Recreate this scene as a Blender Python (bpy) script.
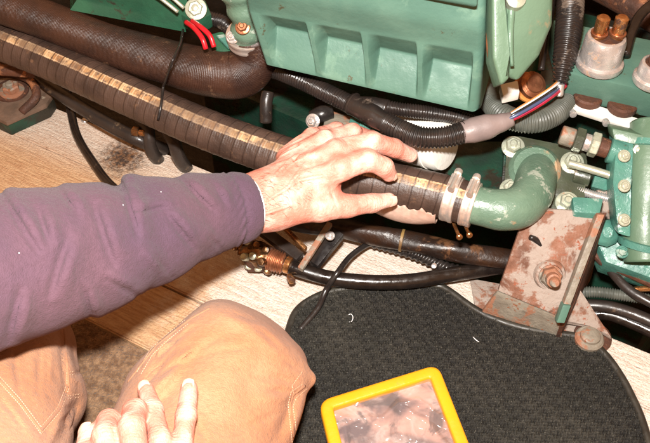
import bpy, bmesh, math, random
import numpy as np
from mathutils import Vector, Matrix
from mathutils.bvhtree import BVHTree
random.seed(4); rng = np.random.default_rng(4)
for o in list(bpy.data.objects): bpy.data.objects.remove(o)
S = bpy.context.scene; COL = S.collection
# ------------------------------------------------------------------ camera, light, exposure
CAM = Vector((0.0, -0.70, 0.86)); PITCH = math.radians(49); FPX = 893.0
FWD = Vector((0, math.cos(PITCH), -math.sin(PITCH))); UPV = Vector((0, math.sin(PITCH), math.cos(PITCH))); RT = Vector((1, 0, 0))
cd = bpy.data.cameras.new('camera'); cam = bpy.data.objects.new('camera', cd); COL.objects.link(cam)
cam.location = CAM; cam.rotation_euler = (math.pi/2 - PITCH, 0, 0)
cd.sensor_width = 36; cd.lens = 36*FPX/650; cd.clip_start = 0.01; cd.clip_end = 50
S.camera = cam
w = bpy.data.worlds.new('World'); S.world = w; w.use_nodes = True
w.node_tree.nodes['Background'].inputs[0].default_value = (1.0, 0.46, 0.19, 1)
w.node_tree.nodes['Background'].inputs[1].default_value = 0.60
ld = bpy.data.lights.new('camera_flash', 'AREA'); ld.shape = 'RECTANGLE'; ld.size = 0.06; ld.size_y = 0.035; ld.energy = 28; ld.color = (1, 0.95, 0.89)
lo = bpy.data.objects.new('camera_flash', ld); COL.objects.link(lo)
lo.location = CAM + UPV*0.13 + RT*(-0.015) + FWD*0.03
lo.rotation_euler = (Vector((-0.02, 0.05, 0.1)) - lo.location).to_track_quat('-Z', 'Y').to_euler()
S.view_settings.view_transform = 'Standard'; S.view_settings.look = 'None'; S.view_settings.exposure = 0; S.view_settings.gamma = 1
S.render.resolution_x = 1024; S.render.resolution_y = 698

# ------------------------------------------------------------------ helpers
def ray(px, py): return (FWD + RT*((px-325)/FPX) + UPV*((221.5-py)/FPX))
def W(px, py, z):                      # the point at height z that lies in this direction
    d = ray(px, py); return CAM + d*((z - CAM.z)/d.z)
def L(lst): return [W(*p) for p in lst]
def depth(p): return (Vector(p)-CAM).dot(FWD)
def RP(px, p): return px*depth(p)/FPX  # pixels to metres at a point
cF, cU, cC = np.array(FWD), np.array(UPV), np.array(CAM)
def project(P):
    q = P - cC; d = q@cF
    return 325 + FPX*q[:, 0]/d, 221.5 - FPX*(q@cU)/d
def link(me, name, mat=None, parent=None, smooth=True):
    o = bpy.data.objects.new(name, me); COL.objects.link(o)
    if mat: me.materials.append(mat)
    if smooth: me.shade_smooth()
    if parent: o.parent = parent
    return o
def mesh(name, v, f, mat=None, parent=None, smooth=True):
    me = bpy.data.meshes.new(name); me.from_pydata([tuple(x) for x in v], [], f); me.update()
    return link(me, name, mat, parent, smooth)
def rebase(o, loc):
    loc = Vector(loc); o.data.transform(Matrix.Translation(-loc)); o.location = loc; return o
def from_bm(name, bm, mat=None, parent=None, smooth=True, auto=None):
    me = bpy.data.meshes.new(name); bmesh.ops.recalc_face_normals(bm, faces=bm.faces[:]); bm.to_mesh(me); bm.free()
    o = link(me, name, mat, parent, smooth)
    if auto: me.set_sharp_from_angle(angle=math.radians(auto))
    return o
def tag(o, label, cat=None, group=None, kind=None):
    if label: o['label'] = label
    if cat: o['category'] = cat
    if group: o['group'] = group
    if kind: o['kind'] = kind
    return o
def thing(name, label, cat, group=None):
    o = bpy.data.objects.new(name, None); COL.objects.link(o); o.empty_display_size = .02
    return tag(o, label, cat, group)

# ---- materials
def nodes_new(name):
    m = bpy.data.materials.new(name); m.use_nodes = True; nt = m.node_tree
    return m, nt, nt.nodes['Principled BSDF']
class G:
    def __init__(s, nt): s.nt = nt
    def inp(s, sock, v):
        if isinstance(v, (int, float)): sock.default_value = v
        elif isinstance(v, tuple): sock.default_value = v if len(v) == 4 or sock.type == 'VECTOR' else (*v, 1)
        else: s.nt.links.new(v, sock)
    def m(s, op, a, b=0, c=None):
        n = s.nt.nodes.new('ShaderNodeMath'); n.operation = op; s.inp(n.inputs[0], a); s.inp(n.inputs[1], b)
        if c is not None: s.inp(n.inputs[2], c)
        return n.outputs[0]
    def co(s, scale=(1, 1, 1), rot=(0, 0, 0), kind='Object'):
        t = s.nt.nodes.new('ShaderNodeTexCoord'); mp = s.nt.nodes.new('ShaderNodeMapping')
        s.nt.links.new(t.outputs[kind], mp.inputs[0]); mp.inputs['Scale'].default_value = scale; mp.inputs['Rotation'].default_value = rot
        return mp.outputs[0]
    def noise(s, co, scale, detail=4, rough=.55, dist=0.0):
        n = s.nt.nodes.new('ShaderNodeTexNoise'); s.nt.links.new(co, n.inputs['Vector'])
        n.inputs['Scale'].default_value = scale; n.inputs['Detail'].default_value = detail; n.inputs['Roughness'].default_value = rough; n.inputs['Distortion'].default_value = dist
        return n.outputs['Fac']
    def ramp(s, f, a, b, lo=0.0, hi=1.0):
        n = s.nt.nodes.new('ShaderNodeMapRange'); n.interpolation_type = 'SMOOTHSTEP'; s.inp(n.inputs[0], f)
        n.inputs[1].default_value = a; n.inputs[2].default_value = b; n.inputs[3].default_value = lo; n.inputs[4].default_value = hi
        return n.outputs[0]
    def mix(s, f, a, b):
        n = s.nt.nodes.new('ShaderNodeMix'); n.data_type = 'RGBA'; s.inp(n.inputs[0], f); s.inp(n.inputs[6], a); s.inp(n.inputs[7], b)
        return n.outputs[2]
    def bump(s, h, dist, strength=1.0, prev=None):
        n = s.nt.nodes.new('ShaderNodeBump'); n.inputs['Distance'].default_value = dist; n.inputs['Strength'].default_value = strength
        s.nt.links.new(h, n.inputs['Height'])
        if prev: s.nt.links.new(prev, n.inputs['Normal'])
        return n.outputs[0]
def mat(name, c1, c2=None, rough=.5, metal=0.0, scale=40, spots=None, spot_amt=.62, spot_scale=30, bump=.0006, bscale=150, spec=.5, coat=0, spots2=None, spot2_amt=.66, rvar=.15):
    m, nt, b = nodes_new(name); g = G(nt); co = g.co()
    c2 = c2 or tuple(x*.7 for x in c1)
    col = g.mix(g.ramp(g.noise(co, scale, 5), .3, .7), c1, c2); met = None
    if spots:
        k = g.ramp(g.noise(co, spot_scale, 7, .65, .4), spot_amt-.03, spot_amt+.05); col = g.mix(k, col, spots)
        if metal: met = g.m('MULTIPLY', g.m('SUBTRACT', 1.0, k), metal)
    if spots2:
        k2 = g.ramp(g.noise(co, spot_scale*2.7, 6, .7), spot2_amt-.02, spot2_amt+.04); col = g.mix(k2, col, spots2)
    g.inp(b.inputs['Base Color'], col)
    g.inp(b.inputs['Metallic'], met if met is not None else metal)
    g.inp(b.inputs['Roughness'], g.ramp(g.noise(co, scale*2, 4), .25, .75, max(.05, rough-rvar), min(1, rough+rvar)))
    b.inputs['Specular IOR Level'].default_value = spec; b.inputs['Coat Weight'].default_value = coat; b.inputs['Coat Roughness'].default_value = .2
    if bump:
        h = g.noise(co, bscale, 4, .6); g.inp(b.inputs['Normal'], g.bump(h, bump, 1.0))
    return m
M = {}
M['green'] = mat('green_engine_paint', (.086, .170, .130), (.064, .138, .106), .5, scale=25, spots=(.11, .20, .15), spot_amt=.60, spot_scale=20, spec=.32, bump=.0008, bscale=70, spots2=(.07, .07, .04), spot2_amt=.66, rvar=.12)
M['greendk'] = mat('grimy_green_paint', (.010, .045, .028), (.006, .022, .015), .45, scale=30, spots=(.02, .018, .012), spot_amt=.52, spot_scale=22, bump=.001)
M['greenmid'] = mat('darker_green_paint', (.026, .100, .055), (.015, .06, .034), .35, scale=20, spots=(.03, .03, .02), spot_amt=.62, bump=.0006)
M['teal'] = mat('teal_engine_paint', (.075, .21, .165), (.045, .15, .12), .35, scale=40, spots=(.28, .36, .31), spot_amt=.60, spot_scale=45, bump=.001, spots2=(.05, .04, .03), spot2_amt=.64)
M['elbow'] = mat('olive_green_cast_paint', (.125, .195, .14), (.085, .15, .105), .30, scale=35, spots=(.38, .24, .14), spot_amt=.63, spot_scale=18, bump=.0007, bscale=260, spots2=(.30, .34, .28), spot2_amt=.60)
M['flange'] = mat('olive_flange_paint', (.055, .068, .043), (.035, .04, .025), .35, scale=45, spots=(.20, .17, .12), spot_amt=.62, spot_scale=40, bump=.0006, spots2=(.07, .05, .03))
M['rust'] = mat('rusty_painted_steel', (.215, .092, .052), (.10, .040, .022), .75, scale=34, spots=(.27, .215, .18), spot_amt=.47, spot_scale=26, bump=.0016, bscale=180, spots2=(.22, .06, .025), spot2_amt=.60)
M['rustgrey'] = mat('grey_flaking_steel', (.24, .215, .17), (.155, .13, .10), .6, scale=45, spots=(.26, .115, .065), spot_amt=.51, spot_scale=30, bump=.0014, spots2=(.20, .07, .03), spot2_amt=.62)
M['rustdk'] = mat('dark_rust', (.095, .032, .014), (.04, .016, .009), .75, scale=60, bump=.0016, bscale=220, spots=(.30, .12, .05), spot_amt=.6)
M['steel'] = mat('stainless_steel', (.86, .78, .72), (.66, .55, .48), .40, .8, scale=60, bump=.0003, spots=(.45, .22, .12), spot_amt=.66)
M['bolt'] = mat('painted_bolt_metal', (.52, .55, .45), (.38, .40, .30), .32, .5, scale=120, bump=.0005, spots=(.3, .12, .05), spot_amt=.66, spot_scale=90)
M['silver'] = mat('pale_zinc', (.72, .69, .67), (.50, .46, .44), .34, .7, scale=70, bump=.0008, spots=(.36, .24, .17), spot_amt=.60, spot_scale=70)
M['lmplate'] = mat('grimy_mount_plate', (.16, .10, .07), (.07, .045, .03), .55, scale=40, spots=(.30, .24, .18), spot_amt=.60, spot_scale=30, bump=.001)
M['agedbrass'] = mat('aged_bronze', (.26, .13, .055), (.10, .05, .022), .32, .85, scale=120, bump=.0008, spots=(.03, .018, .012), spot_amt=.54, spot_scale=80)
M['brass'] = mat('old_brass', (.60, .30, .12), (.34, .14, .05), .3, .9, scale=120, bump=.0006, spots=(.06, .03, .02), spot_amt=.58, spot_scale=80)
M['copper'] = mat('copper', (.48, .20, .10), (.26, .10, .05), .4, .8, scale=120, bump=.0005)
M['black'] = mat('black_plastic', (.012, .010, .010), (.02, .016, .014), .32, scale=60, bump=.0003)
M['loom'] = mat('dark_split_loom', (.026, .018, .015), (.013, .010, .009), .3, scale=60, bump=.0002, spots=(.12, .09, .07), spot_amt=.62, spot_scale=25)
M['loomgrey'] = mat('dusty_grey_loom', (.095, .10, .085), (.055, .06, .05), .45, scale=60, bump=.0002)
M['shrink'] = mat('grey_boot_rubber', (.21, .16, .15), (.15, .115, .11), .5, scale=40, bump=.0005)
M['cable'] = mat('black_cable', (.010, .007, .006), (.018, .012, .009), .26, scale=50, bump=.0003, spots=(.09, .06, .04), spot_amt=.66)
M['greyhose'] = mat('dusty_dark_hose', (.032, .023, .019), (.018, .013, .011), .36, scale=40, bump=.0004, spots=(.12, .08, .05), spot_amt=.63)
M['brownpipe'] = mat('oily_brown_hose', (.028, .012, .006), (.012, .006, .004), .4, scale=30, bump=.0012, bscale=90, spots=(.10, .045, .02), spot_amt=.62, spot_scale=25)
M['white'] = mat('white_plastic', (.80, .77, .72), (.70, .65, .58), .4, scale=30, bump=.0005, spots=(.5, .35, .22), spot_amt=.70)
M['lining'] = mat('white_cuff_cotton', (.8, .78, .77), (.7, .68, .68), .9, bump=.0005, bscale=900)
M['label'] = mat('pinkish_peeling_wrap', (.52, .36, .29), (.42, .26, .20), .35, scale=60, bump=.0006)
M['red'] = mat('red_wire', (.55, .01, .02), (.4, .01, .015), .3, bump=0)
M['pink'] = mat('magenta_wire', (.45, .03, .10), (.4, .02, .08), .35, bump=0)
M['wirewhite'] = mat('white_wire', (.75, .74, .74), (.6, .6, .62), .4, bump=0)
M['wireblue'] = mat('slate_blue_wire', (.06, .08, .16), (.04, .05, .1), .35, bump=0)
M['orange'] = mat('orange_wire', (.65, .26, .07), (.5, .18, .05), .4, bump=0)
M['bilge'] = mat('shaded_oily_bilge', (.012, .010, .007), (.03, .018, .010), .45, scale=12, bump=.003, bscale=30)  # oily, and near black so the depth's shade sits in the colour
M['gold'] = mat('ochre_sealant', (.30, .19, .06), (.10, .05, .02), .5)
M['yellow'] = mat('yellow_plastic', (.78, .33, .010), (.70, .28, .008), .38, scale=20, spots=(.55, .25, .03), spot_amt=.66, spot_scale=60, bump=.0006, bscale=120)

M['endcover'] = mat('olive_tinged_green_paint', (.115, .185, .125), (.08, .14, .09), .4, scale=14, spots=(.22, .17, .10), spot_amt=.62, spot_scale=12, bump=.001, bscale=60)
def fabric(name, c1, c2, weave=.00035, wscale=900, rough=.85, sheen=.2, blot=9):
    m, nt, b = nodes_new(name); g = G(nt); co = g.co()
    n1 = g.noise(co, blot, 4); n2 = g.noise(co, 260, 3)
    col = g.mix(g.ramp(n1, .3, .7), c1, c2); col = g.mix(g.ramp(n2, .35, .75, 0, .3), col, tuple(x*.62 for x in c1))
    g.inp(b.inputs['Base Color'], col); b.inputs['Roughness'].default_value = rough
    b.inputs['Sheen Weight'].default_value = sheen; b.inputs['Specular IOR Level'].default_value = .15
    bb = g.bump(g.noise(co, wscale, 2, .6), weave); bb = g.bump(g.noise(co, 60, 5, .65), .0022, 1, bb)
    g.inp(b.inputs['Normal'], bb); return m
M['fleece'] = fabric('purple_sweatshirt_cotton', (.110, .060, .080), (.084, .050, .076), .0008, 800, .95, .08)
M['canvas'] = fabric('tan_work_canvas', (.40, .175, .085), (.46, .235, .135), .0009, 700, .8, .1)
M['canvasdk'] = fabric('tan_work_canvas_seam', (.36, .155, .075), (.42, .21, .12), .0004, 1300, .8, .1)
M['thread'] = mat('pale_stitching_thread', (.60, .38, .25), (.48, .28, .17), .7, bump=0)
M['carpet'] = fabric('brown_carpet', (.13, .07, .038), (.27, .16, .09), .004, 330, .95, .1, 150)

def skin_mat():
    m, nt, b = nodes_new('skin'); g = G(nt); co = g.co()
    col = g.mix(g.ramp(g.noise(co, 38, 4), .30, .62), (.70, .45, .37), (.60, .22, .16))
    col = g.mix(g.ramp(g.noise(co, 400, 3), .6, .8, 0, .35), col, (.45, .19, .12))
    g.inp(b.inputs['Base Color'], col); b.inputs['Roughness'].default_value = .45
    b.inputs['Subsurface Weight'].default_value = .12; b.inputs['Subsurface Radius'].default_value = (.006, .002, .001); b.inputs['Subsurface Scale'].default_value = 1
    v = nt.nodes.new('ShaderNodeTexVoronoi'); v.feature = 'DISTANCE_TO_EDGE'; nt.links.new(co, v.inputs['Vector']); v.inputs['Scale'].default_value = 700
    bb = g.bump(v.outputs['Distance'], .0004, .5); bb = g.bump(g.noise(co, 110, 6, .65), .0022, 1, bb)
    g.inp(b.inputs['Normal'], bb); return m
M['skin'] = skin_mat()
M['nail'] = mat('fingernail', (.74, .47, .38), (.70, .42, .33), .3, bump=0)

def wood_mat(name, c1, c2, stain=None):
    m, nt, b = nodes_new(name); g = G(nt); co = g.co((1, 1, 1)); cs = g.co((6, 60, 60)); 
    grain = g.noise(cs, 6, 6, .6, .6); col = g.mix(g.ramp(grain, .35, .68), c1, c2)
    col = g.mix(g.ramp(g.noise(g.co((60, 240, 60)), 4, 3), .54, .66, 0, .6), col, (.45, .22, .12))
    col = g.mix(g.ramp(g.noise(co, 85, 6, .7), .66, .70, 0, .8), col, (.16, .08, .045))
    px_ = nt.nodes.new('ShaderNodeNewGeometry'); sp_ = nt.nodes.new('ShaderNodeSeparateXYZ'); nt.links.new(px_.outputs['Position'], sp_.inputs[0])
    orange_mix = g.ramp(g.m('ADD', sp_.outputs[0], g.m('MULTIPLY', g.m('SUBTRACT', g.noise(co, 22, 6, .7), .5), .28)), -.21, -.09, 1, 0)
    yy_ = g.ramp(g.m('ADD', sp_.outputs[1], g.m('MULTIPLY', sp_.outputs[0], .42)), -.02, .06, .85, .22); orange_mix = g.m('MULTIPLY', orange_mix, yy_)   # orange wood tones mixed in at the left, stronger towards the front
    col = g.mix(orange_mix, col, g.mix(g.ramp(grain, .35, .65), (.62, .36, .16), (.46, .22, .085)))
    if stain:
        v = nt.nodes.new('ShaderNodeVectorMath'); v.operation = 'DISTANCE'; t = nt.nodes.new('ShaderNodeNewGeometry')
        nt.links.new(t.outputs['Position'], v.inputs[0]); v.inputs[1].default_value = stain
        d = g.m('ADD', v.outputs['Value'], g.m('MULTIPLY', g.m('SUBTRACT', g.noise(co, 110, 7, .85), .5), .11))
        col = g.mix(g.ramp(d, .010, .046, .96, 0), col, g.mix(g.ramp(g.noise(co, 160, 5), .42, .6), (.03, .012, .006), (.20, .09, .035)))
    g.inp(b.inputs['Base Color'], col); b.inputs['Roughness'].default_value = .55
    bb = g.bump(grain, .002); bb = g.bump(g.noise(co, 330, 4, .7), .003, 1, bb); g.inp(b.inputs['Normal'], bb); return m
STAIN = tuple(W(123, 155, .004))
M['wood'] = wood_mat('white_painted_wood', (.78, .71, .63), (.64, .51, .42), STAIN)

def hose_mat(name, c1, c2, stripe=False, ring=900.0):
    m, nt, b = nodes_new(name); g = G(nt); co = g.co()
    uv = nt.nodes.new('ShaderNodeUVMap'); sp = nt.nodes.new('ShaderNodeSeparateXYZ'); nt.links.new(uv.outputs[0], sp.inputs[0])
    u, v = sp.outputs[0], sp.outputs[1]
    col = g.mix(g.ramp(g.noise(co, 28, 5), .3, .7), c1, c2)
    col = g.mix(g.ramp(g.noise(co, 75, 6, .7), .58, .72, 0, .6), col, (.19, .10, .055))
    rough = .42
    if stripe:
        cell = g.m('FRACT', g.m('DIVIDE', u, .0150)); idx = g.m('FLOOR', g.m('DIVIDE', u, .0150))
        wn = nt.nodes.new('ShaderNodeTexWhiteNoise'); wn.noise_dimensions = '1D'; nt.links.new(idx, wn.inputs['W'])
        dv = g.m('ABSOLUTE', g.m('SUBTRACT', v, .5)); nz = g.m('MULTIPLY', g.m('SUBTRACT', g.noise(co, 300, 4), .5), .02)
        ms = g.ramp(g.m('ADD', dv, nz), .031, .039, 1, 0)
        edge = g.ramp(g.m('ADD', g.m('ABSOLUTE', g.m('SUBTRACT', dv, .029)), nz), .004, .008, 1, 0)
        gap = g.ramp(g.m('ABSOLUTE', g.m('SUBTRACT', cell, .5)), .40, .47)
        sc = g.mix(wn.outputs['Value'], (.34, .17, .07), (.52, .34, .18))
        sc = g.mix(g.ramp(g.noise(co, 150, 6, .7), .50, .62, 0, .9), sc, (.12, .08, .06))
        sc = g.mix(g.m('MULTIPLY', edge, .35), sc, (.75, .58, .38)); sc = g.mix(g.ramp(g.m('ABSOLUTE', g.m('SUBTRACT', cell, .32)), .02, .08, .4, 0), sc, (.72, .55, .36)); sc = g.mix(g.m('MULTIPLY', gap, .85), sc, (.09, .045, .025))
        sc = g.mix(g.ramp(g.noise(co, 19, 3), .50, .60, 0, .72), sc, (.13, .085, .06)); col = g.mix(g.m('MULTIPLY', ms, .93), col, sc)
        # spiral shade lines where the wire helix shows
        sh = g.m('FRACT', g.m('ADD', g.m('DIVIDE', u, .0150), v)); ln = g.ramp(g.m('ABSOLUTE', g.m('SUBTRACT', sh, .5)), .03, .07, .6, 0)
        col = g.mix(g.m('MULTIPLY', ln, g.m('SUBTRACT', 1.0, ms)), col, (.015, .008, .006))
    g.inp(b.inputs['Base Color'], col); b.inputs['Roughness'].default_value = rough
    wv = g.m('SINE', g.m('MULTIPLY', u, 2*math.pi*ring)); bb = g.bump(wv, .00005 if stripe else .00013, .9); bb = g.bump(g.noise(co, 170, 5, .65), .0012, .8, bb)
    g.inp(b.inputs['Normal'], bb); return m
M['hoseA'] = hose_mat('brown_rubber_hose', (.052, .021, .012), (.024, .011, .008), False, 560)
M['hoseB'] = hose_mat('striped_brown_hose', (.078, .046, .034), (.036, .022, .017), True, 330)

# ---- geometry
def spline(pts, rad, ds):
    P = [np.array(p, float) for p in pts]; n = len(P)
    if isinstance(rad, (int, float)): rad = [rad]*n
    P = [2*P[0]-P[1]] + P + [2*P[-1]-P[-2]]; Rr = [rad[0]] + list(rad) + [rad[-1]]
    out, ro = [], []
    for i in range(1, n):
        k = max(2, int(np.linalg.norm(P[i+1]-P[i])/ds)+1)
        for j in range(k):
            t = j/k; a, b, c, d = P[i-1], P[i], P[i+1], P[i+2]
            out.append(.5*((2*b)+(c-a)*t+(2*a-5*b+4*c-d)*t*t+(3*b-a-3*c+d)*t**3)); ro.append(Rr[i]+(Rr[i+1]-Rr[i])*(t*t*(3-2*t)))
    out.append(P[n]); ro.append(Rr[n]); return np.array(out), np.array(ro)
def tube_data(pts, rad, ds=.003, seg=20, rib=None, ref=(0, -.2, .98), twist=None):
    C, R_ = spline(pts, rad, ds); T = np.gradient(C, axis=0); T /= np.linalg.norm(T, axis=1)[:, None]
    s = np.r_[0, np.cumsum(np.linalg.norm(np.diff(C, axis=0), axis=1))]
    ref = np.array(ref, float); n0 = ref - T[0]*(ref@T[0]); n0 /= np.linalg.norm(n0); V = []; UV = []
    if rib: R_ = R_ + rib(s)
    N = n0
    for i in range(len(C)):
        N = N - T[i]*(N@T[i]); N /= np.linalg.norm(N)
        B = np.cross(T[i], N); a = np.linspace(0, 2*math.pi, seg, endpoint=False) + math.pi
        rr = R_[i] + (twist(s[i], a) if twist else 0)
        V.append(C[i] + (np.cos(a)*rr)[:, None]*N + (np.sin(a)*rr)[:, None]*B)
    V = np.concatenate(V); F = []; FU = []
    for i in range(len(C)-1):
        for j in range(seg):
            k = (j+1) % seg; F.append((i*seg+j, i*seg+k, (i+1)*seg+k, (i+1)*seg+j))
            FU += [(s[i], j/seg), (s[i], (j+1)/seg), (s[i+1], (j+1)/seg), (s[i+1], j/seg)]
    for base, flip in ((0, True), ((len(C)-1)*seg, False)):
        loop = [base+j for j in range(seg)]; F.append(tuple(loop[::-1] if flip else loop)); FU += [(s[0 if flip else -1], 0)]*seg
    return V, F, FU
def tube(name, pts, rad, m, parent=None, **kw):
    V, F, FU = tube_data(pts, rad, **kw); c = V.mean(axis=0) if parent is None else np.zeros(3)
    me = bpy.data.meshes.new(name); me.from_pydata((V-c).tolist(), [], F); uv = me.uv_layers.new(name='UVMap')
    uv.data.foreach_set('uv', np.array(FU, dtype=np.float32).ravel()); me.update()
    o = link(me, name, m, parent); o.location = c; return o
def corr(p, a): return lambda s: a*(np.clip(np.cos(2*math.pi*s/p)*1.6, -1, 1))
def axes(n):
    n = Vector(n).normalized(); t = Vector((0, 0, 1)) if abs(n.z) < .9 else Vector((1, 0, 0)); a = t.cross(n).normalized(); return a, n.cross(a), n
def lathe(name, c, n, prof, m, parent=None, seg=28, hexa=False, smooth=True, rot=0, auto=35):
    """profile: (radius, height) pairs along the axis n from the point c"""
    a, b, n = axes(n); c = Vector(c); bm = bmesh.new(); rings = []
    seg = 6 if hexa else seg
    for r, h in prof:
        rings.append([bm.verts.new(c + n*h + a*(math.cos(2*math.pi*j/seg+rot)*r) + b*(math.sin(2*math.pi*j/seg+rot)*r)) for j in range(seg)])
    for i in range(len(rings)-1):
        for j in range(seg): bm.faces.new((rings[i][j], rings[i][(j+1) % seg], rings[i+1][(j+1) % seg], rings[i+1][j]))
    bm.faces.new(rings[0]); bm.faces.new(rings[-1])
    return from_bm(name, bm, m, parent, True, auto)
def join_into(name, objs, m=None):
    """merge helper meshes into the first one"""
    vs, fs, off = [], [], 0; mats = []; mi = []
    for o in objs:
        mt = o.data.materials[0]
        if mt not in mats: mats.append(mt)
        vs += [tuple(v.co + o.location) for v in o.data.vertices]; fs += [tuple(i+off for i in p.vertices) for p in o.data.polygons]; mi += [mats.index(mt)]*len(o.data.polygons); off = len(vs)
    par = objs[0].parent
    for o in objs:
        me = o.data; bpy.data.objects.remove(o); bpy.data.meshes.remove(me)
    o = mesh(name, vs, fs, None, par)
    for mt in mats: o.data.materials.append(mt)
    o.data.polygons.foreach_set('material_index', mi); o.data.set_sharp_from_angle(angle=math.radians(35)); return o
def bolt(name, c, n, r, h, m, parent=None, washer=True, stud=True, rot=.3, wm=None):
    parts = []
    if washer: parts.append(lathe('w', c, n, [(r*1.45, 0), (r*1.45, .0012), (r*1.3, .0018)], wm or m))
    parts.append(lathe('h', Vector(c)+Vector(n).normalized()*.0015, n, [(r, 0), (r*1.02, h*.2), (r*1.02, h*.8), (r*.86, h)], m, hexa=True, rot=rot))
    if stud: parts.append(lathe('s', Vector(c)+Vector(n).normalized()*.0015, n, [(r*.5, h*.8), (r*.5, h*1.25), (r*.35, h*1.4)], m, seg=14))
    o = join_into(name, parts)
    if parent: o.parent = parent
    return o
def prism(name, poly, ext, m, parent=None, bevel=.0015, seg=2):
    """a closed outline (world points) extruded along ext, edges rounded"""
    bm = bmesh.new(); a = [bm.verts.new(Vector(p)) for p in poly]; b = [bm.verts.new(Vector(p)+Vector(ext)) for p in poly]; n = len(a)
    bm.faces.new(a); bm.faces.new(b[::-1])
    for i in range(n): bm.faces.new((a[i], b[i], b[(i+1) % n], a[(i+1) % n]))
    if bevel: bmesh.ops.bevel(bm, geom=bm.edges[:], offset=bevel, segments=seg, affect='EDGES', profile=.6, clamp_overlap=True)
    return from_bm(name, bm, m, parent, True, 40)
def loft(name, PL, PR, nu, sub, m, parent=None, disp=None, ends=True):
    """surface swept from the left profile to the right profile"""
    A, _ = spline(PL, 0, 99); n = len(PL)
    def dens(P):
        P = [np.array(p, float) for p in P]; out = []
        for i in range(len(P)-1):
            for j in range(sub[i]): out.append(P[i] + (P[i+1]-P[i])*j/sub[i])
        out.append(P[-1]); return np.array(out)
    A, B = dens(PL), dens(PR); nt = len(A); V = []
    par = []
    for i in range(len(PL)-1):
        for j in range(sub[i]): par.append(i + j/sub[i])
    par.append(len(PL)-1.0); par = np.array(par)
    for k in range(nu+1):
        u = k/nu; row = A*(1-u)+B*u
        if disp is not None:
            tg = np.gradient(row, axis=0); ax = (B-A); nn = np.cross(ax, tg); nn /= np.linalg.norm(nn, axis=1)[:, None]
            row = row + nn*disp(u, par)[:, None]
        V.append(row)
    V = np.concatenate(V); F = []
    for k in range(nu):
        for j in range(nt-1): F.append((k*nt+j, (k+1)*nt+j, (k+1)*nt+j+1, k*nt+j+1))
    if ends: F.append(tuple(range(nt))); F.append(tuple(nu*nt+j for j in range(nt))[::-1])
    o = mesh(name, V, F, m, parent)
    bm = bmesh.new(); bm.from_mesh(o.data); bmesh.ops.recalc_face_normals(bm, faces=bm.faces[:]); bm.to_mesh(o.data); bm.free()
    o.data.set_sharp_from_angle(angle=math.radians(50)); return o

# ---- signed-distance surfaces for hands and cloth
def rcone(P, a, b, ra, rb):
    a, b = np.array(a, np.float32), np.array(b, np.float32); ba = b-a; q = P-a
    h = np.clip((q@ba)/max(ba@ba, 1e-9), 0, 1); return np.sqrt(((q-h[..., None]*ba)**2).sum(-1)) - (ra+(rb-ra)*h)
def smin(a, b, k):
    h = np.clip(.5+.5*(b-a)/k, 0, 1); return b+(a-b)*h-k*h*(1-h)
def nets(fn, lo, hi, h, detail=None, subdiv=1, its=2):
    lo = np.array(lo, float); n = np.ceil((np.array(hi)-lo)/h).astype(int)+1
    xs = [lo[i]+np.arange(n[i])*h for i in range(3)]
    X = np.stack(np.meshgrid(*xs, indexing='ij'), -1).astype(np.float32); f = fn(X.reshape(-1, 3)).reshape(n)
    ins = f < 0; acc = np.zeros((*(n-1), 3)); cnt = np.zeros(n-1); edges = []
    for ax in range(3):
        sl0 = [slice(None)]*3; sl1 = [slice(None)]*3; sl0[ax] = slice(0, -1); sl1[ax] = slice(1, None)
        e = ins[tuple(sl0)] != ins[tuple(sl1)]; I = np.argwhere(e)
        f0 = f[tuple(sl0)][e]; f1 = f[tuple(sl1)][e]; t = f0/(f0-f1); p = I.astype(float); p[:, ax] += t
        o1, o2 = [a for a in range(3) if a != ax]; cells = []
        for d1, d2 in ((0, 0), (-1, 0), (-1, -1), (0, -1)):
            c = I.copy(); c[:, o1] += d1; c[:, o2] += d2; cells.append(c)
        ok = np.all([np.all((c >= 0) & (c < n-1), axis=1) for c in cells], axis=0)
        for c in cells:
            g_ = np.all((c >= 0) & (c < n-1), axis=1); cc = c[g_]; np.add.at(acc, tuple(cc.T), p[g_]); np.add.at(cnt, tuple(cc.T), 1)
        edges.append((ax, [c[ok] for c in cells], (f0 < 0)[ok]))
    m = cnt > 0; idx = -np.ones(n-1, int); idx[m] = np.arange(m.sum()); V = acc[m]/cnt[m][:, None]*h+lo; F = []
    for ax, cells, sg in edges:
        q = np.stack([idx[tuple(c.T)] for c in cells], 1); fl = sg if ax != 1 else ~sg; q[~fl] = q[~fl][:, ::-1]; F.append(q)
    F = np.concatenate(F); F = F[(F >= 0).all(1)]
    full = detail or fn
    def proj_(V, fnn, k):
        for _ in range(k):
            e = 3e-4; f0 = fnn(V.astype(np.float32)).astype(float)
            g = np.stack([(fnn((V+np.eye(3)[i]*e).astype(np.float32))-fnn((V-np.eye(3)[i]*e).astype(np.float32)))/(2*e) for i in range(3)], 1)
            gl = np.maximum((g**2).sum(1), .2); V = V - np.clip(f0/gl, -h, h)[:, None]*g
        return V
    V = proj_(V, fn, 2)
    for _ in range(subdiv):
        E = np.sort(np.concatenate([F[:, [0, 1]], F[:, [1, 2]], F[:, [2, 3]], F[:, [3, 0]]]), axis=1)
        U, inv = np.unique(E, axis=0, return_inverse=True); inv = inv.reshape(-1); nv, nf = len(V), len(F)
        em = V[U].mean(1); fm = V[F].mean(1); e0, e1, e2, e3 = [inv[i*nf:(i+1)*nf]+nv for i in range(4)]; fc = np.arange(nf)+nv+len(U)
        V = np.concatenate([V, em, fm])
        F = np.concatenate([np.stack([F[:, 0], e0, fc, e3], 1), np.stack([e0, F[:, 1], e1, fc], 1), np.stack([fc, e1, F[:, 2], e2], 1), np.stack([e3, fc, e2, F[:, 3]], 1)])
    V = proj_(V, full, its)
    return V, F
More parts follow.
